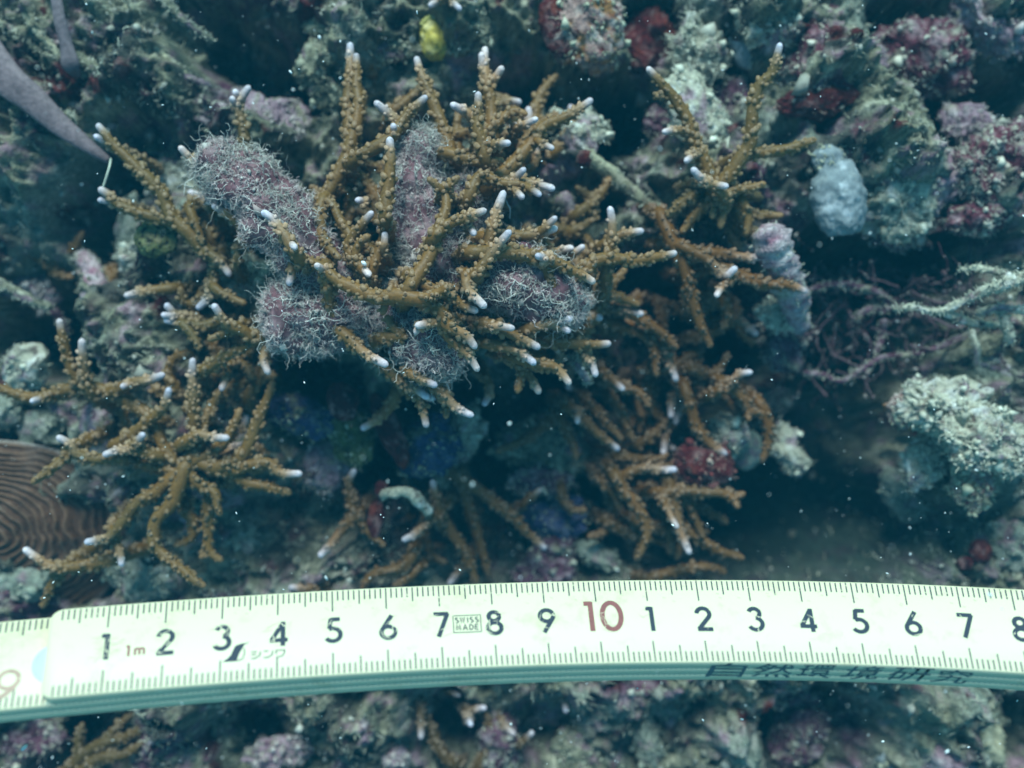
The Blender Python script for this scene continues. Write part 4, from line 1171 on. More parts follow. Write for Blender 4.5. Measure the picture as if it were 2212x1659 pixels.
twigs("crusted_twig", "thin pale twig dropping into the large crusted boulder", "twig", (2115, 760, -1.2),
      [([(2098, 715, -1.2), (2108, 750, -1.0), (2110, 785, -1.0), (2130, 815, -1.0)], .07, .08, 'pale', 120),
       ([(2110, 785, -1.0), (2160, 800, -1.1), (2215, 812, -1.2)], .07, .09, 'purple', 100)], "crusted twigs")
twigs("pink_finger", "pink tapering encrusted finger leaning beside the shaded coral", "coralline alga", (1690, 580, -1.2),
      [([(1722, 700, -1.6), (1712, 640, -.6), (1690, 580, .1), (1666, 525, .5), (1648, 490, .5)], .30, .46, 'rose', 160)])
twigs("pink_finger", "small pink encrusted finger with a dark red spot by coral tips", "coralline alga", (1225, 450, -1.0),
      [([(1246, 500, -1.6), (1232, 470, -1.2), (1222, 440, -.9), (1208, 418, -.9)], .22, .20, 'pink', 40),
       ([(1243, 468, -.9), (1236, 478, -.85), (1230, 488, -.9)], .13, .12, 'red', 0)])
twigs("pink_finger", "crumbly thin pink stick pointing down by the lower coral tips", "coralline alga", (1255, 810, 0.2),
      [([(1238, 770, 0.0), (1250, 795, .3), (1265, 815, .4), (1275, 830, .4)], .13, .07, 'pink', 140)])

# the dim tangle of fine growth in the right hollow
g = np.random.default_rng(41)
nt_ = 190
tb = np.stack([P(x, y, z) for x, y, z in zip(g.uniform(1720, 2200, nt_), g.normal(700, 75, nt_), g.uniform(-3.6, -1.6, nt_))])
tn = g.normal(0, 1, (nt_, 3)); tn[:, 2] *= .45; tn /= np.linalg.norm(tn, axis=1)[:, None]
v_, q_, c_ = strands(tb, tn, 1.5, 0.026, (.045, .016, .024), (.16, .10, .11), k=14, curl=.5, seed=43, sides=4)
v2, t2, c2 = crumbs(v_[g.integers(0, len(v_), 2600)], np.tile((0, 0, 1.0), (2600, 1)), .026, (.10, .05, .06), (.36, .31, .27), 44)
link("purple_tangle", mesh_np("purple_tangle", np.concatenate([v_, v2]), quads=q_, tris=t2 + len(v_), col=np.concatenate([c_, c2])), M_TURF, kind="stuff",
     label="tangle of fine dark purple growth in the right hollow", cat="algae")
# ------------------------------------------------------------------ finger sponge overgrown with hair-like turf
sponge = empty("finger_sponge", P(850, 640, 0.6), "mauve finger sponge with five lobes overgrown by pale hair-like turf", "sponge")
LOBES = [
 ([(800, 650, .9), (740, 610, 1.1), (650, 530, 1.3), (560, 430, 1.4), (480, 355, 1.3)], [.55, .62, .74, .78, .58], 2600),
 ([(850, 640, .8), (930, 570, .9), (912, 480, 1.0), (905, 400, 1.0), (905, 320, .9)], [.6, .85, .72, .66, .45], 2400),
 ([(880, 640, .8), (980, 600, 1.0), (1080, 595, 1.3), (1160, 625, 1.4), (1222, 655, 1.1)], [.5, .72, .86, .84, .52], 2400),
 ([(830, 660, .9), (760, 680, 1.0), (690, 685, 1.15), (630, 692, 1.15)], [.5, .62, .82, .80], 1900),
 ([(830, 650, .9), (880, 690, 1.3), (915, 725, 1.5), (935, 765, 1.4)], [.5, .66, .78, .70], 1900),
 ([(960, 430, .3), (1000, 430, .6), (1030, 450, .5)], [.45, .52, .40], 700),
]
LOBES = [([(x, y, z + .4) for x, y, z in p], [q * .9 for q in r], c) for p, r, c in LOBES]
for li, (pts, rad, cnt) in enumerate(LOBES):
    p4 = np.array([np.r_[P(*p), r] for p, r in zip(pts, rad)])
    c4 = catmull(p4, 0.10)
    c, r = c4[:, :3], c4[:, 3]
    ends = []
    t_, _, _ = frames(c)
    for a in np.linspace(0.15, 1.0, 7):
        ends.append((c[-1] + t_[-1] * r[-1] * math.sin(a * math.pi / 2) * 0.9, r[-1] * math.cos(a * math.pi / 2) + 0.01))
    c = np.concatenate([c, [e[0] for e in ends]])
    r = np.concatenate([r, [e[1] for e in ends]])
    sd = 26
    v, q, t, d = tube(c, r, sd)
    k = len(c) * sd
    v[:k] += d * (0.50 * fbm(v[:k] * 1.5, 3, 90 + li) + 0.16 * fbm(v[:k] * 4.5, 3, 95 + li) + 0.05 * billow(v[:k] * 7, 1, 96 + li))[:, None]
    mc = np.array([.19, .080, .090]); pc = np.array([.42, .27, .27])
    n1 = sm(0.0, 0.35, fbm(v * 2.5, 3, 98))[:, None]
    col = (mc + (pc - mc) * n1) * (0.8 + 0.5 * fbm(v * 6, 2, 99))[:, None]
    lobe = link("lobe", mesh_np("lobe", v, quads=q, tris=t, col=col), M_FLESH, parent=sponge)
    g = np.random.default_rng(300 + li)
    fm = .12 + sm(-.15, .25, fbm(v[:k] * 2.0 + 11, 3, 130 + li))
    idx = g.choice(k, int(cnt * 3.8), p=fm / fm.sum())
    nn = d[idx]
    keep = nn[:, 2] > -0.35
    idx, nn = idx[keep], nn[keep]
    bb = v[idx] + g.normal(0, 0.03, (len(idx), 3))
    # dense low fuzz, plus longer pale curls in patches and on the rim
    v1, q1, c1 = strands(bb, nn, 0.19, 0.0072, (.50, .36, .34), (.80, .67, .62), k=5, curl=1.7, seed=310 + li)
    pm = sm(0.0, 0.3, fbm(v[:k] * 1.3 + 4, 2, 120 + li)) * (d[:, 2] > -0.2) + 1e-4
    id2 = g.choice(k, int(cnt * .4), p=pm / pm.sum())
    i3 = g.choice(k, cnt // 2)
    i3 = i3[d[i3][:, 2] > -.3]
    v3, t3, c3 = crumbs(v[i3], d[i3], .022, (.30, .22, .20), (.55, .50, .44), 350 + li)
    v2, q2_, c2 = strands(v[id2], d[id2], 0.36, 0.0082, (.46, .40, .34), (.66, .61, .53), k=8, curl=1.3, seed=330 + li)
    # loose pale threads lying over the surface like a torn net
    i4 = g.choice(k, cnt // 4)
    i4 = i4[d[i4][:, 2] > -.1]
    tg = np.cross(d[i4], g.normal(0, 1, (len(i4), 3)))
    tg /= np.linalg.norm(tg, axis=1)[:, None]
    v4, q4, c4_ = strands(v[i4] + d[i4] * .07, tg + d[i4] * .25, 0.60, 0.0075, (.50, .44, .40), (.70, .66, .58), k=10, curl=.95, seed=370 + li)
    v2, q2_, c2 = np.concatenate([v2, v4]), np.concatenate([q2_, q4 + len(v2)]), np.concatenate([c2, c4_])
    link("hair_turf", mesh_np("hair_turf", np.concatenate([v1, v2, v3]), quads=np.concatenate([q1, q2_ + len(v1)]), tris=t3 + len(v1) + len(v2), col=np.concatenate([c1, c2, c3])),
         M_TURF, parent=lobe, kind="stuff")

# ------------------------------------------------------------------ ridged brown plate coral at lower left
def plate():
    nr, na = 150, 150
    rr = np.linspace(0.02, 1, nr)
    th = np.linspace(0, 2 * np.pi, na, endpoint=False)
    R, T = np.meshgrid(rr, th, indexing='ij')
    pl = np.stack([R * np.cos(T), R * np.sin(T), np.zeros_like(R)], -1).reshape(-1, 3)
    wob = fbm(pl * 1.7 + 3, 3, 201) * 0.9 + fbm(pl * 5 + 3, 2, 204) * 0.10
    edge = 1 + 0.06 * fbm(np.stack([np.cos(T) * 2, np.sin(T) * 2, 0 * T], -1).reshape(-1, 3) * 2, 3, 203)
    x = pl[:, 0] * 3.1 * edge
    y = pl[:, 1] * 2.45 * edge
    Rf = R.ravel()
    ph = Rf * 14.0 + wob * 3.2
    ridge = 1 - np.abs(((ph % 1.0) - 0.5) * 2)
    ridge = ridge ** 0.8
    # a shelf whose upper rim stands proud and which falls away below
    z = 1.0 * (1 - Rf ** 2.0) + 0.75 * (y / 2.45) + 0.22 * fbm(pl * 1.5, 2, 209) + 0.085 * ridge * (.6 + .8 * sm(-.3, .3, fbm(pl * 4 + 2, 2, 211)))
    br, lt = np.array([.10, .046, .025]), np.array([.185, .098, .056])
    col = br + (lt - br) * sm(0.55, 1.0, ridge)[:, None]
    col = col + (np.array([.34, .28, .24]) - col) * sm(0.965, 0.995, Rf)[:, None]
    col *= (0.85 + 0.4 * fbm(pl * 6, 2, 207))[:, None]
    top = np.stack([x, y, z], 1)
    bot = top * np.array([0.97, 0.97, 1]) - np.array([0, 0, 0.22])
    v = np.concatenate([top, bot])
    i = np.arange(nr - 1)[:, None] * na
    j = np.arange(na)[None]; k = (j + 1) % na
    q = np.stack([i + j, i + na + j, i + na + k, i + k], -1).reshape(-1, 4)
    m = nr * na
    e = (nr - 1) * na
    rim = np.stack([e + j[0], m + e + j[0], m + e + k[0], e + k[0]], -1)
    q = np.concatenate([q, q[:, ::-1] + m, rim])
    o = link("plate_coral", mesh_np("plate_coral", v, quads=q, col=np.concatenate([col, col * 0.6])), M_FLESH,
             label="brown plate coral with wavy concentric ridges at the left edge", cat="coral")
    o.location = P(20, 1150, -2.4)
plate()

# ------------------------------------------------------------------ pink strap, yellow sponge, olive disc, thread
def strap(name, label, pts, wid, thick, col0, seed):
    p4 = np.array([np.r_[P(*p), w] for p, w in zip(pts, wid)])
    c4 = catmull(p4, 0.1)
    c, w = c4[:, :3], c4[:, 3]
    t = np.gradient(c, axis=0); t /= np.linalg.norm(t, axis=1)[:, None]
    a = np.cross(t, np.array([0, 0, 1.0])); a /= np.linalg.norm(a, axis=1)[:, None]
    b = np.cross(a, t)
    th = np.linspace(0, 2 * np.pi, 14, endpoint=False)
    v = c[:, None] + a[:, None] * (np.cos(th)[None, :, None] * w[:, None, None]) + b[:, None] * (np.sin(th)[None, :, None] * thick)
    v = v.reshape(-1, 3)
    v[:, 2] += 0.10 * fbm(v * 0.9, 2, seed)
    n = len(c)
    i = np.arange(n - 1)[:, None] * 14
    j = np.arange(14)[None]; k = (j + 1) % 14
    q = np.stack([i + j, i + k, i + 14 + k, i + 14 + j], -1).reshape(-1, 4)
    v = np.concatenate([v, [c[-1]], [c[0]]])
    e = (n - 1) * 14
    tr = np.concatenate([np.stack([e + j[0], e + k[0], np.full(14, n * 14)], -1), np.stack([k[0], j[0], np.full(14, n * 14 + 1)], -1)])
    col = np.asarray(col0)[None] * (1 + 0.25 * fbm(v * 1.2, 3, seed + 1))[:, None]
    return link(name, mesh_np(name, v, quads=q, tris=tr, col=col), M_FLESH, label=label, cat="alga")
strap("pink_strap", "wide dull pink strap of alga slanting across the upper left", [(-60, 70, .4), (10, 165, .4), (70, 215, .3), (130, 270, .2), (185, 312, .1), (236, 348, -.1)],
      [.44, .40, .34, .26, .18, .08], .10, (.18, .125, .128), 71)
strap("pink_strap", "thin dull pink strand dropping from the top edge at left", [(118, -30, .2), (128, 40, .2), (142, 95, .1), (152, 140, .0), (170, 165, -.4)],
      [.14, .15, .16, .22, .08], .07, (.16, .12, .125), 73)

ye = empty("yellow_sponge", P(930, 82, -0.9), "bright yellow frilled sponge on turf near the top edge", "sponge")
v, f, c, n = lump(P(934, 82, -0.9), np.array([.30, .50, .28]), math.radians(12), 5, .3, 4, 'yellow')
link("body", mesh_np("body", v, tris=f, col=c), M_FLESH, parent=ye)
for k in range(7):
    a = math.radians(70 + k * 12)
    b0 = P(934, 82, -0.8) + np.array([.26 * math.cos(a), .40 * math.sin(a), .05])
    b1 = b0 + np.array([.12 * math.cos(a) + .03, .12 * math.sin(a), .08])
    cc = catmull(np.array([b0, (b0 + b1) / 2 + np.array([0, 0, .05]), b1]), .04)
    v, q, t, d = tube(cc, np.linspace(.05, .035, len(cc)), 8)
    link("frill", mesh_np("frill", v, quads=q, tris=t, col=np.tile((.50, .46, .14), (len(v), 1))), M_FLESH, parent=ye)

v, f, c, n = lump(np.zeros(3), np.array([.50, .44, .16]), 0.3, 8, .22, 5, 'olive')
spk = sm(.15, .3, noise3(v * 9, 4))[:, None]
o = link("olive_disc", mesh_np("olive_disc", v, tris=f, col=c * .8 * (1 - .85 * spk)), M_FLESH, label="olive speckled disc of alga tucked under the left coral limb", cat="alga")
o.location = P(338, 512, 0.35)

cc = catmull(np.array([P(240, 342, .7), P(236, 362, .8), P(229, 385, .8), P(221, 410, .7)]), .04)
v, q, t, d = tube(cc, .020 + .012 * np.sin(np.arange(len(cc)) * 1.7) ** 2, 6)
link("pale_thread", mesh_np("pale_thread", v, quads=q, tris=t, col=np.tile((.62, .64, .50), (len(v), 1))), M_TURF,
     label="thin pale thread hanging between two left coral tips", cat="thread")
cc = catmull(np.array([P(1090, 425, 1.6), P(1096, 440, 1.7), P(1102, 452, 1.7), P(1101, 472, 1.6)]), .04)
v, q, t, d = tube(cc, np.full(len(cc), .014), 6)
link("pale_thread", mesh_np("pale_thread", v, quads=q, tris=t, col=np.tile((.45, .55, .58), (len(v), 1))), M_TURF,
     label="thin bluish thread curled between central coral tips", cat="thread")

# ------------------------------------------------------------------ specks drifting in the water
ns = 1500
g = np.random.default_rng(77)
zz = np.where(g.random(ns) < .05, g.uniform(9, 19, ns), g.uniform(-4.5, 9, ns))
fx = g.uniform(-60, 2272, ns); fy = g.uniform(-40, 1700, ns)
ctr = np.stack([P(a, b, z) for a, b, z in zip(fx, fy, zz)])
iv, itf = ico(1)
size = 0.0068 * np.exp(g.normal(0, .6, ns)) * (CAMZ - zz) / 22
st = g.normal(0, 1, (ns, 3)); st /= np.linalg.norm(st, axis=1)[:, None]
sv = iv[None] * size[:, None, None]
sv = sv + st[:, None] * (np.einsum('ijk,ik->ij', sv, st) * g.uniform(0, 1.8, ns)[:, None])[..., None]
sv = (sv + ctr[:, None]).reshape(-1, 3)
sf = (itf[None] + (np.arange(ns) * len(iv))[:, None, None]).reshape(-1, 3)
link("drifting_specks", mesh_np("drifting_specks", sv, tris=sf), plain_material("speck_white", (.85, .87, .85), .6, .2), kind="stuff",
     label="tiny white specks drifting in the water before the reef", cat="particles")

# ------------------------------------------------------------------ folding ruler
RP = [21.2707, 0.6965, -0.9944, -0.2628, -3.8051, 0.0419, -0.2335, 1.5744, 0.7672, 1.7861, 0.6687, -0.025]
RU = np.linspace(-4, 21, 501)
def ruler_curve():
    vv = (RU - 10) / 10
    d = RP[0] + RP[1] * vv + RP[2] * vv ** 2 + RP[3] * vv ** 3
    Yc = RP[4] + RP[5] * vv + RP[6] * vv ** 2
    xp = np.sqrt(1 - np.gradient(d, RU) ** 2 - np.gradient(Yc, RU) ** 2)
    Xc = np.concatenate([[0], np.cumsum((xp[1:] + xp[:-1]) / 2 * np.diff(RU))])
    Xc = Xc - np.interp(10, RU, Xc) + RP[7]
    C_ = np.stack([Xc, Yc, CAMZ - d], 1)
    T_ = np.gradient(C_, RU, axis=0); T_ /= np.linalg.norm(T_, axis=1)[:, None]
    t = RP[8] + RP[11] * vv
    W0 = np.stack([0 * t, -np.cos(t), np.sin(t)], 1)
    W_ = W0 - T_ * (W0 * T_).sum(1)[:, None]; W_ /= np.linalg.norm(W_, axis=1)[:, None]
    N_ = np.cross(T_, -W_)
    return C_, W_, N_
RC, RW, RN = ruler_curve()
def RM(u, w, h):
    """u along the rule (cm), w down its face, h out of its face -> world"""
    u = np.asarray(u, float); w = np.asarray(w, float); h = np.asarray(h, float)
    ip = lambda A_: np.stack([np.interp(u, RU, A_[:, k]) for k in range(3)], -1)
    return ip(RC) + ip(RW) * w[..., None] + ip(RN) * h[..., None]
RWID, RTH = RP[9], RP[10]
LT = RTH / 3

m_rule, nt, b = new_mat("ruler_ivory")
tc = N(nt, "ShaderNodeTexCoord")
n1 = N(nt, "ShaderNodeTexNoise"); n1.inputs["Scale"].default_value = 1.4; n1.inputs["Detail"].default_value = 8; n1.inputs["Roughness"].default_value = .7
nt.links.new(tc.outputs["Object"], n1.inputs["Vector"])
cr = N(nt, "ShaderNodeValToRGB")
cr.color_ramp.elements[0].position = .28; cr.color_ramp.elements[0].color = (.58, .51, .31, 1)
cr.color_ramp.elements[1].position = .45; cr.color_ramp.elements[1].color = (.73, .65, .43, 1)
nt.links.new(n1.outputs[0], cr.inputs[0])
nt.links.new(cr.outputs[0], b.inputs["Base Color"])
b.inputs["Roughness"].default_value = .45
b.inputs["Specular IOR Level"].default_value = .25
bp = N(nt, "ShaderNodeBump"); bp.inputs["Strength"].default_value = .12; bp.inputs["Distance"].default_value = .02
n2 = N(nt, "ShaderNodeTexNoise"); n2.inputs["Scale"].default_value = 30
nt.links.new(tc.outputs["Object"], n2.inputs["Vector"]); nt.links.new(n2.outputs[0], bp.inputs["Height"]); nt.links.new(bp.outputs[0], b.inputs["Normal"])
M_INK = plain_material("ruler_ink", (.022, .028, .045), .5, .3, .4, 20)
M_RED = plain_material("ruler_red", (.25, .075, .065), .5, .3, .25, 10)
M_FADE = plain_material("ruler_faded_red", (.48, .30, .22), .5, .3, .4, 9)
M_LILAC = plain_material("rivet_plastic", (.52, .50, .66), .4, .35, .08, 3)
M_MARK = plain_material("marker_ink", (.07, .12, .13), .5, .3, .6, 5)
M_LAYER = plain_material("ruler_edge_gap", (.55, .60, .46), .7, .1, .2, 6)

ruler = empty("folding_ruler", RM(np.array(9.), np.array(.9), np.array(-.4)), "ivory folding ruler with centimetre scale held across the picture below the coral", "ruler")

def segment(name, u0, u1, h1, th, round0=0.0, inset=0.0):
    us = np.unique(np.concatenate([np.arange(u0, u1, .2), [u1], (u0 + round0 * (1 - np.cos(np.linspace(0, np.pi / 2, 9)))) if round0 else [u0]]))
    ch = .018
    vs_, n = [], len(us)
    for u in us:
        k = 0.0
        if round0 and u < u0 + round0:
            k = round0 - math.sqrt(max(0, round0 ** 2 - (round0 - (u - u0)) ** 2))
        a, b_ = k * 0.95 + inset, RWID - k * 0.95 - inset
        vs_.append([(a + ch, h1), (b_ - ch, h1), (b_, h1 - ch), (b_, h1 - th + ch), (b_ - ch, h1 - th), (a + ch, h1 - th), (a, h1 - th + ch), (a, h1 - ch)])
    wh = np.array(vs_)
    v = RM(np.repeat(us[:, None], 8, 1), wh[..., 0], wh[..., 1]).reshape(-1, 3)
    i = np.arange(n - 1)[:, None] * 8
    j = np.arange(8)[None]; k = (j + 1) % 8
    q = np.stack([i + j, i + 8 + j, i + 8 + k, i + k], -1).reshape(-1, 4)
    e = (n - 1) * 8
    caps = np.array([[0, 1, 2, 7], [7, 2, 3, 6], [6, 3, 4, 5]])
    q = np.concatenate([q, caps, caps[:, ::-1] + e])
    return link(name, mesh_np(name, v, quads=q, smooth=False), m_rule, parent=ruler)
segment("ruler_segment", 0.0, 20.5, 0.0, LT - .012, .22)
segment("ruler_segment", -3.6, 20.5, -LT, LT - .012)
segment("ruler_segment", -3.6, 20.5, -2 * LT, LT)
# dark seams between the stacked segments, set back a little
for k in (1, 2):
    us = np.arange(0.05 if k == 1 else -3.5, 20.4, .2); n = len(us)
    h0 = -k * LT + .016
    wh = np.array([(.02, h0), (RWID - .012, h0), (RWID - .012, h0 - .032), (.02, h0 - .032)])
    v = RM(np.repeat(us[:, None], 4, 1), np.tile(wh[:, 0], (n, 1)), np.tile(wh[:, 1], (n, 1))).reshape(-1, 3)
    i = np.arange(n - 1)[:, None] * 4; j = np.arange(4)[None]; kk = (j + 1) % 4
    link("seam", mesh_np("seam", v, quads=np.stack([i + j, i + 4 + j, i + 4 + kk, i + kk], -1).reshape(-1, 4), smooth=False), M_LAYER, parent=ruler)

class Ink:
    """flat printed strokes laid on the ruler face (u, w) at height h, or on its lower edge"""
    def __init__(s): s.v, s.q, s.k = [], [], 0
    def quad(s, pts, h):
        s.v.append(RM([p[0] for p in pts], [p[1] for p in pts], np.full(4, h)))
        s.q.append([s.k, s.k + 1, s.k + 2, s.k + 3]); s.k += 4
    def ribbon(s, pts, wd, h, side=False, taper=None):
        p = np.asarray(pts, float)
        d = np.gradient(p, axis=0)
        seg = np.diff(p, axis=0); seg /= np.linalg.norm(seg, axis=1)[:, None] + 1e-9
        nn = np.zeros_like(p)
        nn[0], nn[-1] = seg[0], seg[-1]
        if len(p) > 2:
            nn[1:-1] = seg[:-1] + seg[1:]
        nn = np.stack([-nn[:, 1], nn[:, 0]], 1)
        nn /= np.linalg.norm(nn, axis=1)[:, None] + 1e-9
        sc = np.ones(len(p))
        if len(p) > 2:
            cosa = np.abs((nn[1:-1] * np.stack([-seg[1:, 1], seg[1:, 0]], 1)).sum(1)).clip(.5, 1)
            sc[1:-1] = 1 / cosa
        w2 = wd / 2 * (np.ones(len(p)) if taper is None else np.asarray(taper))
        a, b_ = p + nn * (w2 * sc)[:, None], p - nn * (w2 * sc)[:, None]
        if side:
            va = RM(a[:, 0], np.full(len(p), RWID + h), a[:, 1]); vb = RM(b_[:, 0], np.full(len(p), RWID + h), b_[:, 1])
        else:
            va = RM(a[:, 0], a[:, 1], np.full(len(p), h)); vb = RM(b_[:, 0], b_[:, 1], np.full(len(p), h))
        n = len(p)
        s.v.append(np.concatenate([va, vb]))
        for i in range(n - 1):
            s.q.append([s.k + i, s.k + i + 1, s.k + n + i + 1, s.k + n + i])
        s.k += 2 * n
    def make(s, name, mat, kind=None):
        return link(name, mesh_np(name, np.concatenate(s.v), quads=np.array(s.q), smooth=False), mat, parent=ruler, kind=kind)

gi = np.random.default_rng(9)
def ticks(u0, u1, h, seed):
    ik = Ink()
    for k in range(int(round(u0 * 10)), int(round(u1 * 10)) + 1):
        u = k / 10
        big = k % 10 == 0; mid = k % 5 == 0
        lt = .46 if big else (.32 if mid else .225)
        lb = .42 if big else (.33 if mid else .20)
        hw = .0125
        w0 = .03 + gi.uniform(0, .012)
        if h < -.01 or u > .18:
            ik.quad([(u - hw, w0), (u + hw, w0), (u + hw, lt + .02), (u - hw, lt + .02)], h)
        if h < -.01 or u > .05:
            ik.quad([(u - hw, RWID - lb - .02), (u + hw, RWID - lb - .02), (u + hw, RWID - .022), (u - hw, RWID - .022)], h)
    return ik.make("tick_marks", M_INK, "stuff")
ticks(0.2, 20.0, .004, 1)
ticks(-3.5, -0.04, -LT + .004, 2)

def arc(cx, cy, rx, ry, a0, a1, n=18):
    a = np.radians(np.linspace(a0, a1, n))
    return list(zip(cx + rx * np.cos(a), cy + ry * np.sin(a)))
GL = {
 '0': [arc(.34, .5, .28, .45, 0, 360, 36)],
 '1': [[(.10, .935), (.33, .935)], [(.30, 1.0), (.30, 0)]],
 '2': [arc(.30, .70, .235, .235, 175, -38, 18) + [(.07, .065)], [(.03, .065), (.60, .065)]],
 '3': [arc(.28, .735, .20, .20, 160, -75, 16), arc(.28, .30, .255, .245, 82, -155, 20)],
 '4': [[(.45, 0), (.45, .97)], [(.44, .90), (.06, .25)], [(.0, .235), (.62, .235)]],
 '5': [[(.52, .935), (.18, .935)], [(.20, .97), (.14, .56)], arc(.27, .315, .265, .255, 122, -150, 22)],
 '6': [arc(.30, .29, .245, .235, 0, 360, 32), [(.44, .98), (.085, .40)]],
 '7': [[(.02, .935), (.56, .935)], [(.53, .95), (.17, 0)]],
 '8': [arc(.29, .745, .19, .185, 0, 360, 28), arc(.29, .275, .245, .225, 0, 360, 32)],
 '9': [arc(.30, .71, .245, .235, 0, 360, 32), [(.515, .60), (.16, .02)]],
 'S': [arc(.26, .74, .20, .19, 40, 270, 14) + arc(.26, .28, .22, .22, 90, -140, 14)],
 'W': [[(.0, 1), (.18, 0), (.36, .95), (.54, 0), (.72, 1)]],
 'I': [[(.1, 1), (.1, 0)]],
 'M': [[(.0, 0), (.10, 1), (.34, .15), (.58, 1), (.68, 0)]],
 'A': [[(.0, 0), (.30, 1), (.60, 0)], [(.12, .32), (.48, .32)]],
 'D': [[(.06, 0), (.06, 1)], [(.06, .96)] + arc(.12, .5, .42, .46, 90, -90, 14) + [(.06, .04)]],
 'E': [[(.06, 0), (.06, 1)], [(.06, .95), (.5, .95)], [(.06, .5), (.44, .5)], [(.06, .05), (.5, .05)]],
 'm': [[(.05, 0), (.05, .62)], [(.05, .45)] + arc(.23, .42, .17, .17, 160, 0, 9) + [(.40, 0)], [(.40, .42)] + arc(.58, .42, .17, .17, 160, 0, 9) + [(.75, 0)]],
}
_h = [0]
def glyph(ch, uc, wc, H, mat, wt=.13, name="numeral", sx=1.0, h=.004, xc=.30, ink=None):
    ik = ink or Ink()
    for st in GL[ch]:
        _h[0] += 1
        p = [(uc + (x - xc) * H * sx, wc - (y - .5) * H) for x, y in st]
        ik.ribbon(p, wt * H, h + .0007 * (_h[0] % 4))
    return ik if ink else ik.make(name, mat)
HH = .52
for n in range(1, 19):
    if n == 10:
        ik = Ink()
        glyph('1', 9.84, .80, .64, M_RED, .155, ink=ik, xc=.24)
        glyph('0', 10.27, .80, .64, M_RED, .155, ink=ik, xc=.34)
        ik.make("numeral", M_RED)
    else:
        glyph(str(n % 10), n + (.02 if n < 10 else .04), .875, HH, M_INK, .165)
# worn scratches across the print
ik = Ink()
for n in range(1, 19):
    for _ in range(22 if n == 1 else (12 if n < 5 else (10 if n < 11 else 4))):
        u = n + gi.uniform(-.2, .25); w = .86 + gi.uniform(-.25, .25); a = gi.uniform(0, 3.14); L_ = gi.uniform(.03, .13)
        ik.ribbon([(u - L_ * math.cos(a), w - L_ * math.sin(a)), (u, w + .01), (u + L_ * math.cos(a), w + L_ * math.sin(a))], gi.uniform(.008, .05 if n == 1 else .022), .0085 + gi.uniform(0, .0015), taper=[.3, 1, .3])
    for _ in range(5):
        u = n + gi.uniform(-.5, .5); w = gi.uniform(.06, .5)
        ik.ribbon([(u - .03, w - .008), (u + .03, w + .008)], gi.uniform(.01, .03), .0085)
ik.make("scratches", m_rule, "stuff")
# little boxed words
ik = Ink()
u0, u1, w0, w1 = 7.24, 7.76, .70, 1.06
for a, b_ in (((u0, w0), (u1, w0)), ((u0, w1), (u1, w1)), ((u0, w0 - .008), (u0, w1 + .008)), ((u1, w0 - .008), (u1, w1 + .008))):
    ik.ribbon([a, b_], .017, .004 + .0006 * (a[0] == b_[0]))
for i, chs in enumerate(("SWISS", "MADE")):
    w = .80 if i == 0 else .955
    adv = {'S': .098, 'W': .128, 'I': .052, 'M': .128, 'A': .118, 'D': .105, 'E': .09}
    tot = sum(adv[c] for c in chs); x = (u0 + u1) / 2 - tot / 2 + .012
    for c in chs:
        glyph(c, x, w, .118, M_INK, .19, ink=ik, xc=0, sx=1.15 if c not in 'WM' else 1.0)
        x += adv[c]
ik.make("boxed_words", M_INK)
ik = Ink()
glyph('1', 1.40, 1.0, .22, M_RED, .19, ink=ik)
glyph('m', 1.50, .985, .22, M_RED, .17, ink=ik, xc=0)
ik.make("metre_mark", M_RED)
# maker's emblem: an upright bird-like wedge, and three letters beside it
def flat(name, polys, mat, h=.004):
    ik = Ink()
    for k, pl_ in enumerate(polys):
        for i in range(0, len(pl_) - 3, 2):
            ik.quad([pl_[i], pl_[i + 1], pl_[i + 3], pl_[i + 2]], h + .0006 * k)
    return ik.make(name, mat)
eu, ew = 3.10, 1.02
em = lambda L_: [(eu + x * .40, ew + y * .36) for x, y in L_]
flat("emblem", [em([(.40, .12), (.62, .04), (.34, .24), (.78, .10), (.28, .40), (.72, .26), (.22, .60), (.60, .50), (.08, .80), (.52, .74), (-.16, 1.0), (.46, 1.0)]),
                em([(.62, .03), (.66, .10), (.80, .02), (.80, .09), (1.0, -.02), (1.0, -.01)])], M_INK)
ik = Ink()
ik.ribbon([(eu + x * .40, ew + y * .36) for x, y in ((.78, .30), (.80, .60), (.74, .86), (.60, .96), (.44, .97))], .018, .0045)
bx = eu + .44; by = ew + .18
KS = [[(.0, .02), (.10, .02)], [(.0, .075), (.09, .075)], [(.0, .155), (.07, .150), (.15, .10), (.16, .02)],
      [(.22, .02), (.30, .02)], [(.22, .155), (.30, .150), (.37, .10), (.38, .02)],
      [(.44, .09), (.44, .02), (.59, .02), (.59, .08), (.55, .14), (.46, .155)]]
for s_ in KS:
    ik.ribbon([(bx + x, by + y) for x, y in s_], .021, .004)
ik.make("emblem_letters", M_INK)
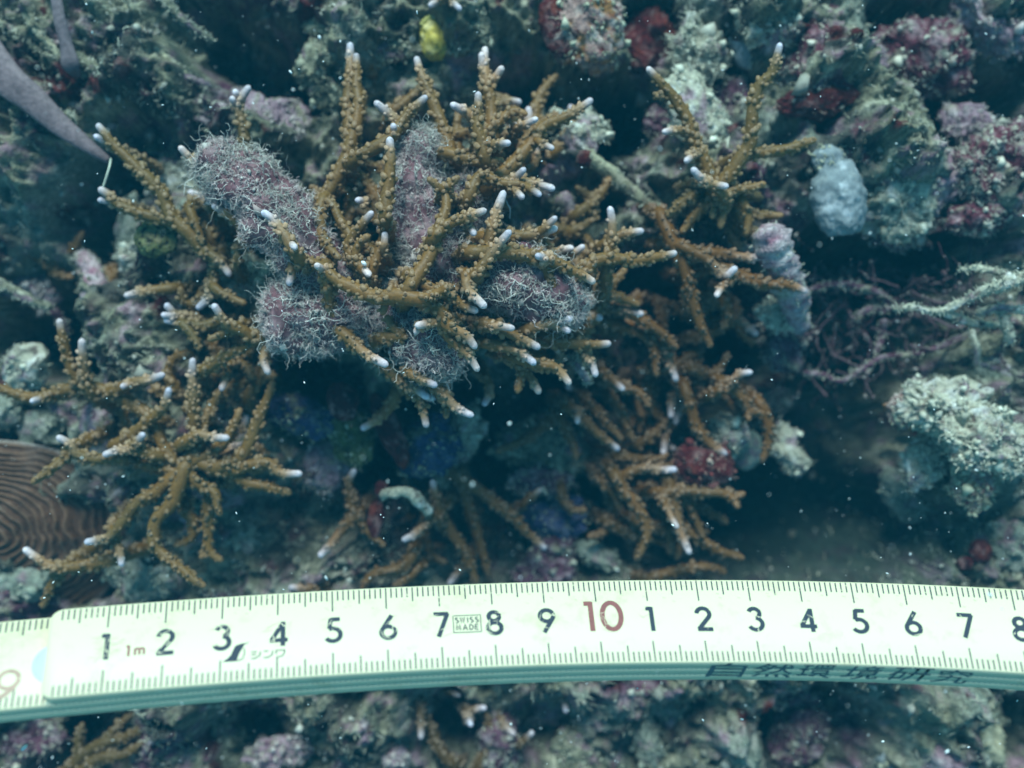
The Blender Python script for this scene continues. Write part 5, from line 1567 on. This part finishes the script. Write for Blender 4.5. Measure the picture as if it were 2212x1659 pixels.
# handwriting in marker on the lower edge
fc = bpy.data.curves.new("handwriting_text", 'FONT')
for k, ch in enumerate("\u81ea\u7136\u74b0\u5883\u7814\u7a76"):
    fc.body = ch
    fc.size = 1.0
    fc.offset = 0.004
    fc.resolution_u = 3
    fo = bpy.data.objects.new("handwriting_text", fc)
    COL.objects.link(fo)
    bpy.context.view_layer.update()
    me = bpy.data.meshes.new_from_object(fo.evaluated_get(bpy.context.evaluated_depsgraph_get()))
    bpy.data.objects.remove(fo)
    nv = len(me.vertices)
    co = np.zeros(nv * 3); me.vertices.foreach_get("co", co); co = co.reshape(-1, 3)
    lo, hi = co.min(0), co.max(0)
    x = (co[:, 0] - lo[0]) / (hi[0] - lo[0]); y = (co[:, 1] - lo[1]) / (hi[1] - lo[1])
    u = 12.02 + k * .86 + x * (.70 + .06 * math.sin(k * 2.1)) + .10 * y + .02 * np.sin(y * 5 + k)
    h = -RTH * (.06 + .74 * (1 - y)) + .012 * np.sin(x * 4 + k * 1.3)
    w3 = RM(u, np.full(nv, RWID + .0035), h)
    me.vertices.foreach_set("co", w3.astype(np.float32).ravel())
    me.update()
    me.materials.clear()
    link("handwritten_character", me, M_MARK, parent=ruler)
# ends of the hidden scales: a row of dots along each seam of the edge
ik = Ink()
for k, jmp in ((1, .1), (2, .1)):
    for u in np.arange(.1, 19.9, jmp):
        d_ = .020 if (k == 1 and u < 8) else .011
        hh = -k * LT - .012
        ik.ribbon([(u + .02, hh + .004), (u + .02, hh - d_)], .016, .0035, side=True)
ik.make("edge_dots", M_INK, "stuff")
# rivet and a faded red numeral on the second segment, beyond the rounded end
a = np.linspace(0, 2 * np.pi, 40, endpoint=False)
rv = np.concatenate([RM(.14 + .40 * np.cos(a), .98 + .40 * np.sin(a), np.full(40, -LT + .008)), RM(.14 + .42 * np.cos(a), .98 + .42 * np.sin(a), np.full(40, -LT - .01)),
                     RM(np.array([.14]), np.array([.98]), np.array([-LT + .011]))])
j = np.arange(40); k = (j + 1) % 40
link("rivet", mesh_np("rivet", rv, quads=np.stack([j + 40, k + 40, k, j], -1), tris=np.stack([j, k, np.full(40, 80)], -1)), M_LILAC, parent=ruler)
ik = Ink()
ik.ribbon([(-.62 + .17 * math.cos(t), 1.22 + .17 * math.sin(t)) for t in np.linspace(0, 6.2, 22)], .075, -LT + .005)
ik.ribbon([(-.50, 1.36), (-.66, 1.52), (-.86, 1.62)], .09, -LT + .0065)
ik.make("numeral", M_FADE)

# ------------------------------------------------------------------ the water itself: faint blue-green haze
def haze():
    x, y, z0, z1 = 52, 52, float(gv[:, 2].min()) - 2.0, CAMZ + 6
    v = np.array([(sx * x, sy * y, z) for z in (z0, z1) for sy in (-1, 1) for sx in (-1, 1)])
    q = np.array([[0, 2, 3, 1], [4, 5, 7, 6], [0, 1, 5, 4], [2, 6, 7, 3], [0, 4, 6, 2], [1, 3, 7, 5]])
    m = bpy.data.materials.new("water_haze")
    m.use_nodes = True
    nt = m.node_tree
    for n in list(nt.nodes): nt.nodes.remove(n)
    out = N(nt, "ShaderNodeOutputMaterial")
    pv = N(nt, "ShaderNodeVolumePrincipled")
    pv.inputs["Color"].default_value = (.04, .46, .70, 1)
    pv.inputs["Density"].default_value = HAZE
    nt.links.new(pv.outputs[0], out.inputs["Volume"])
    o = link("haze", mesh_np("haze", v, quads=q, smooth=False), m, kind="stuff", label="faint blue-green haze of the sea water", cat="water")
    return o
HAZE = 0.0025
if HAZE:
    haze()
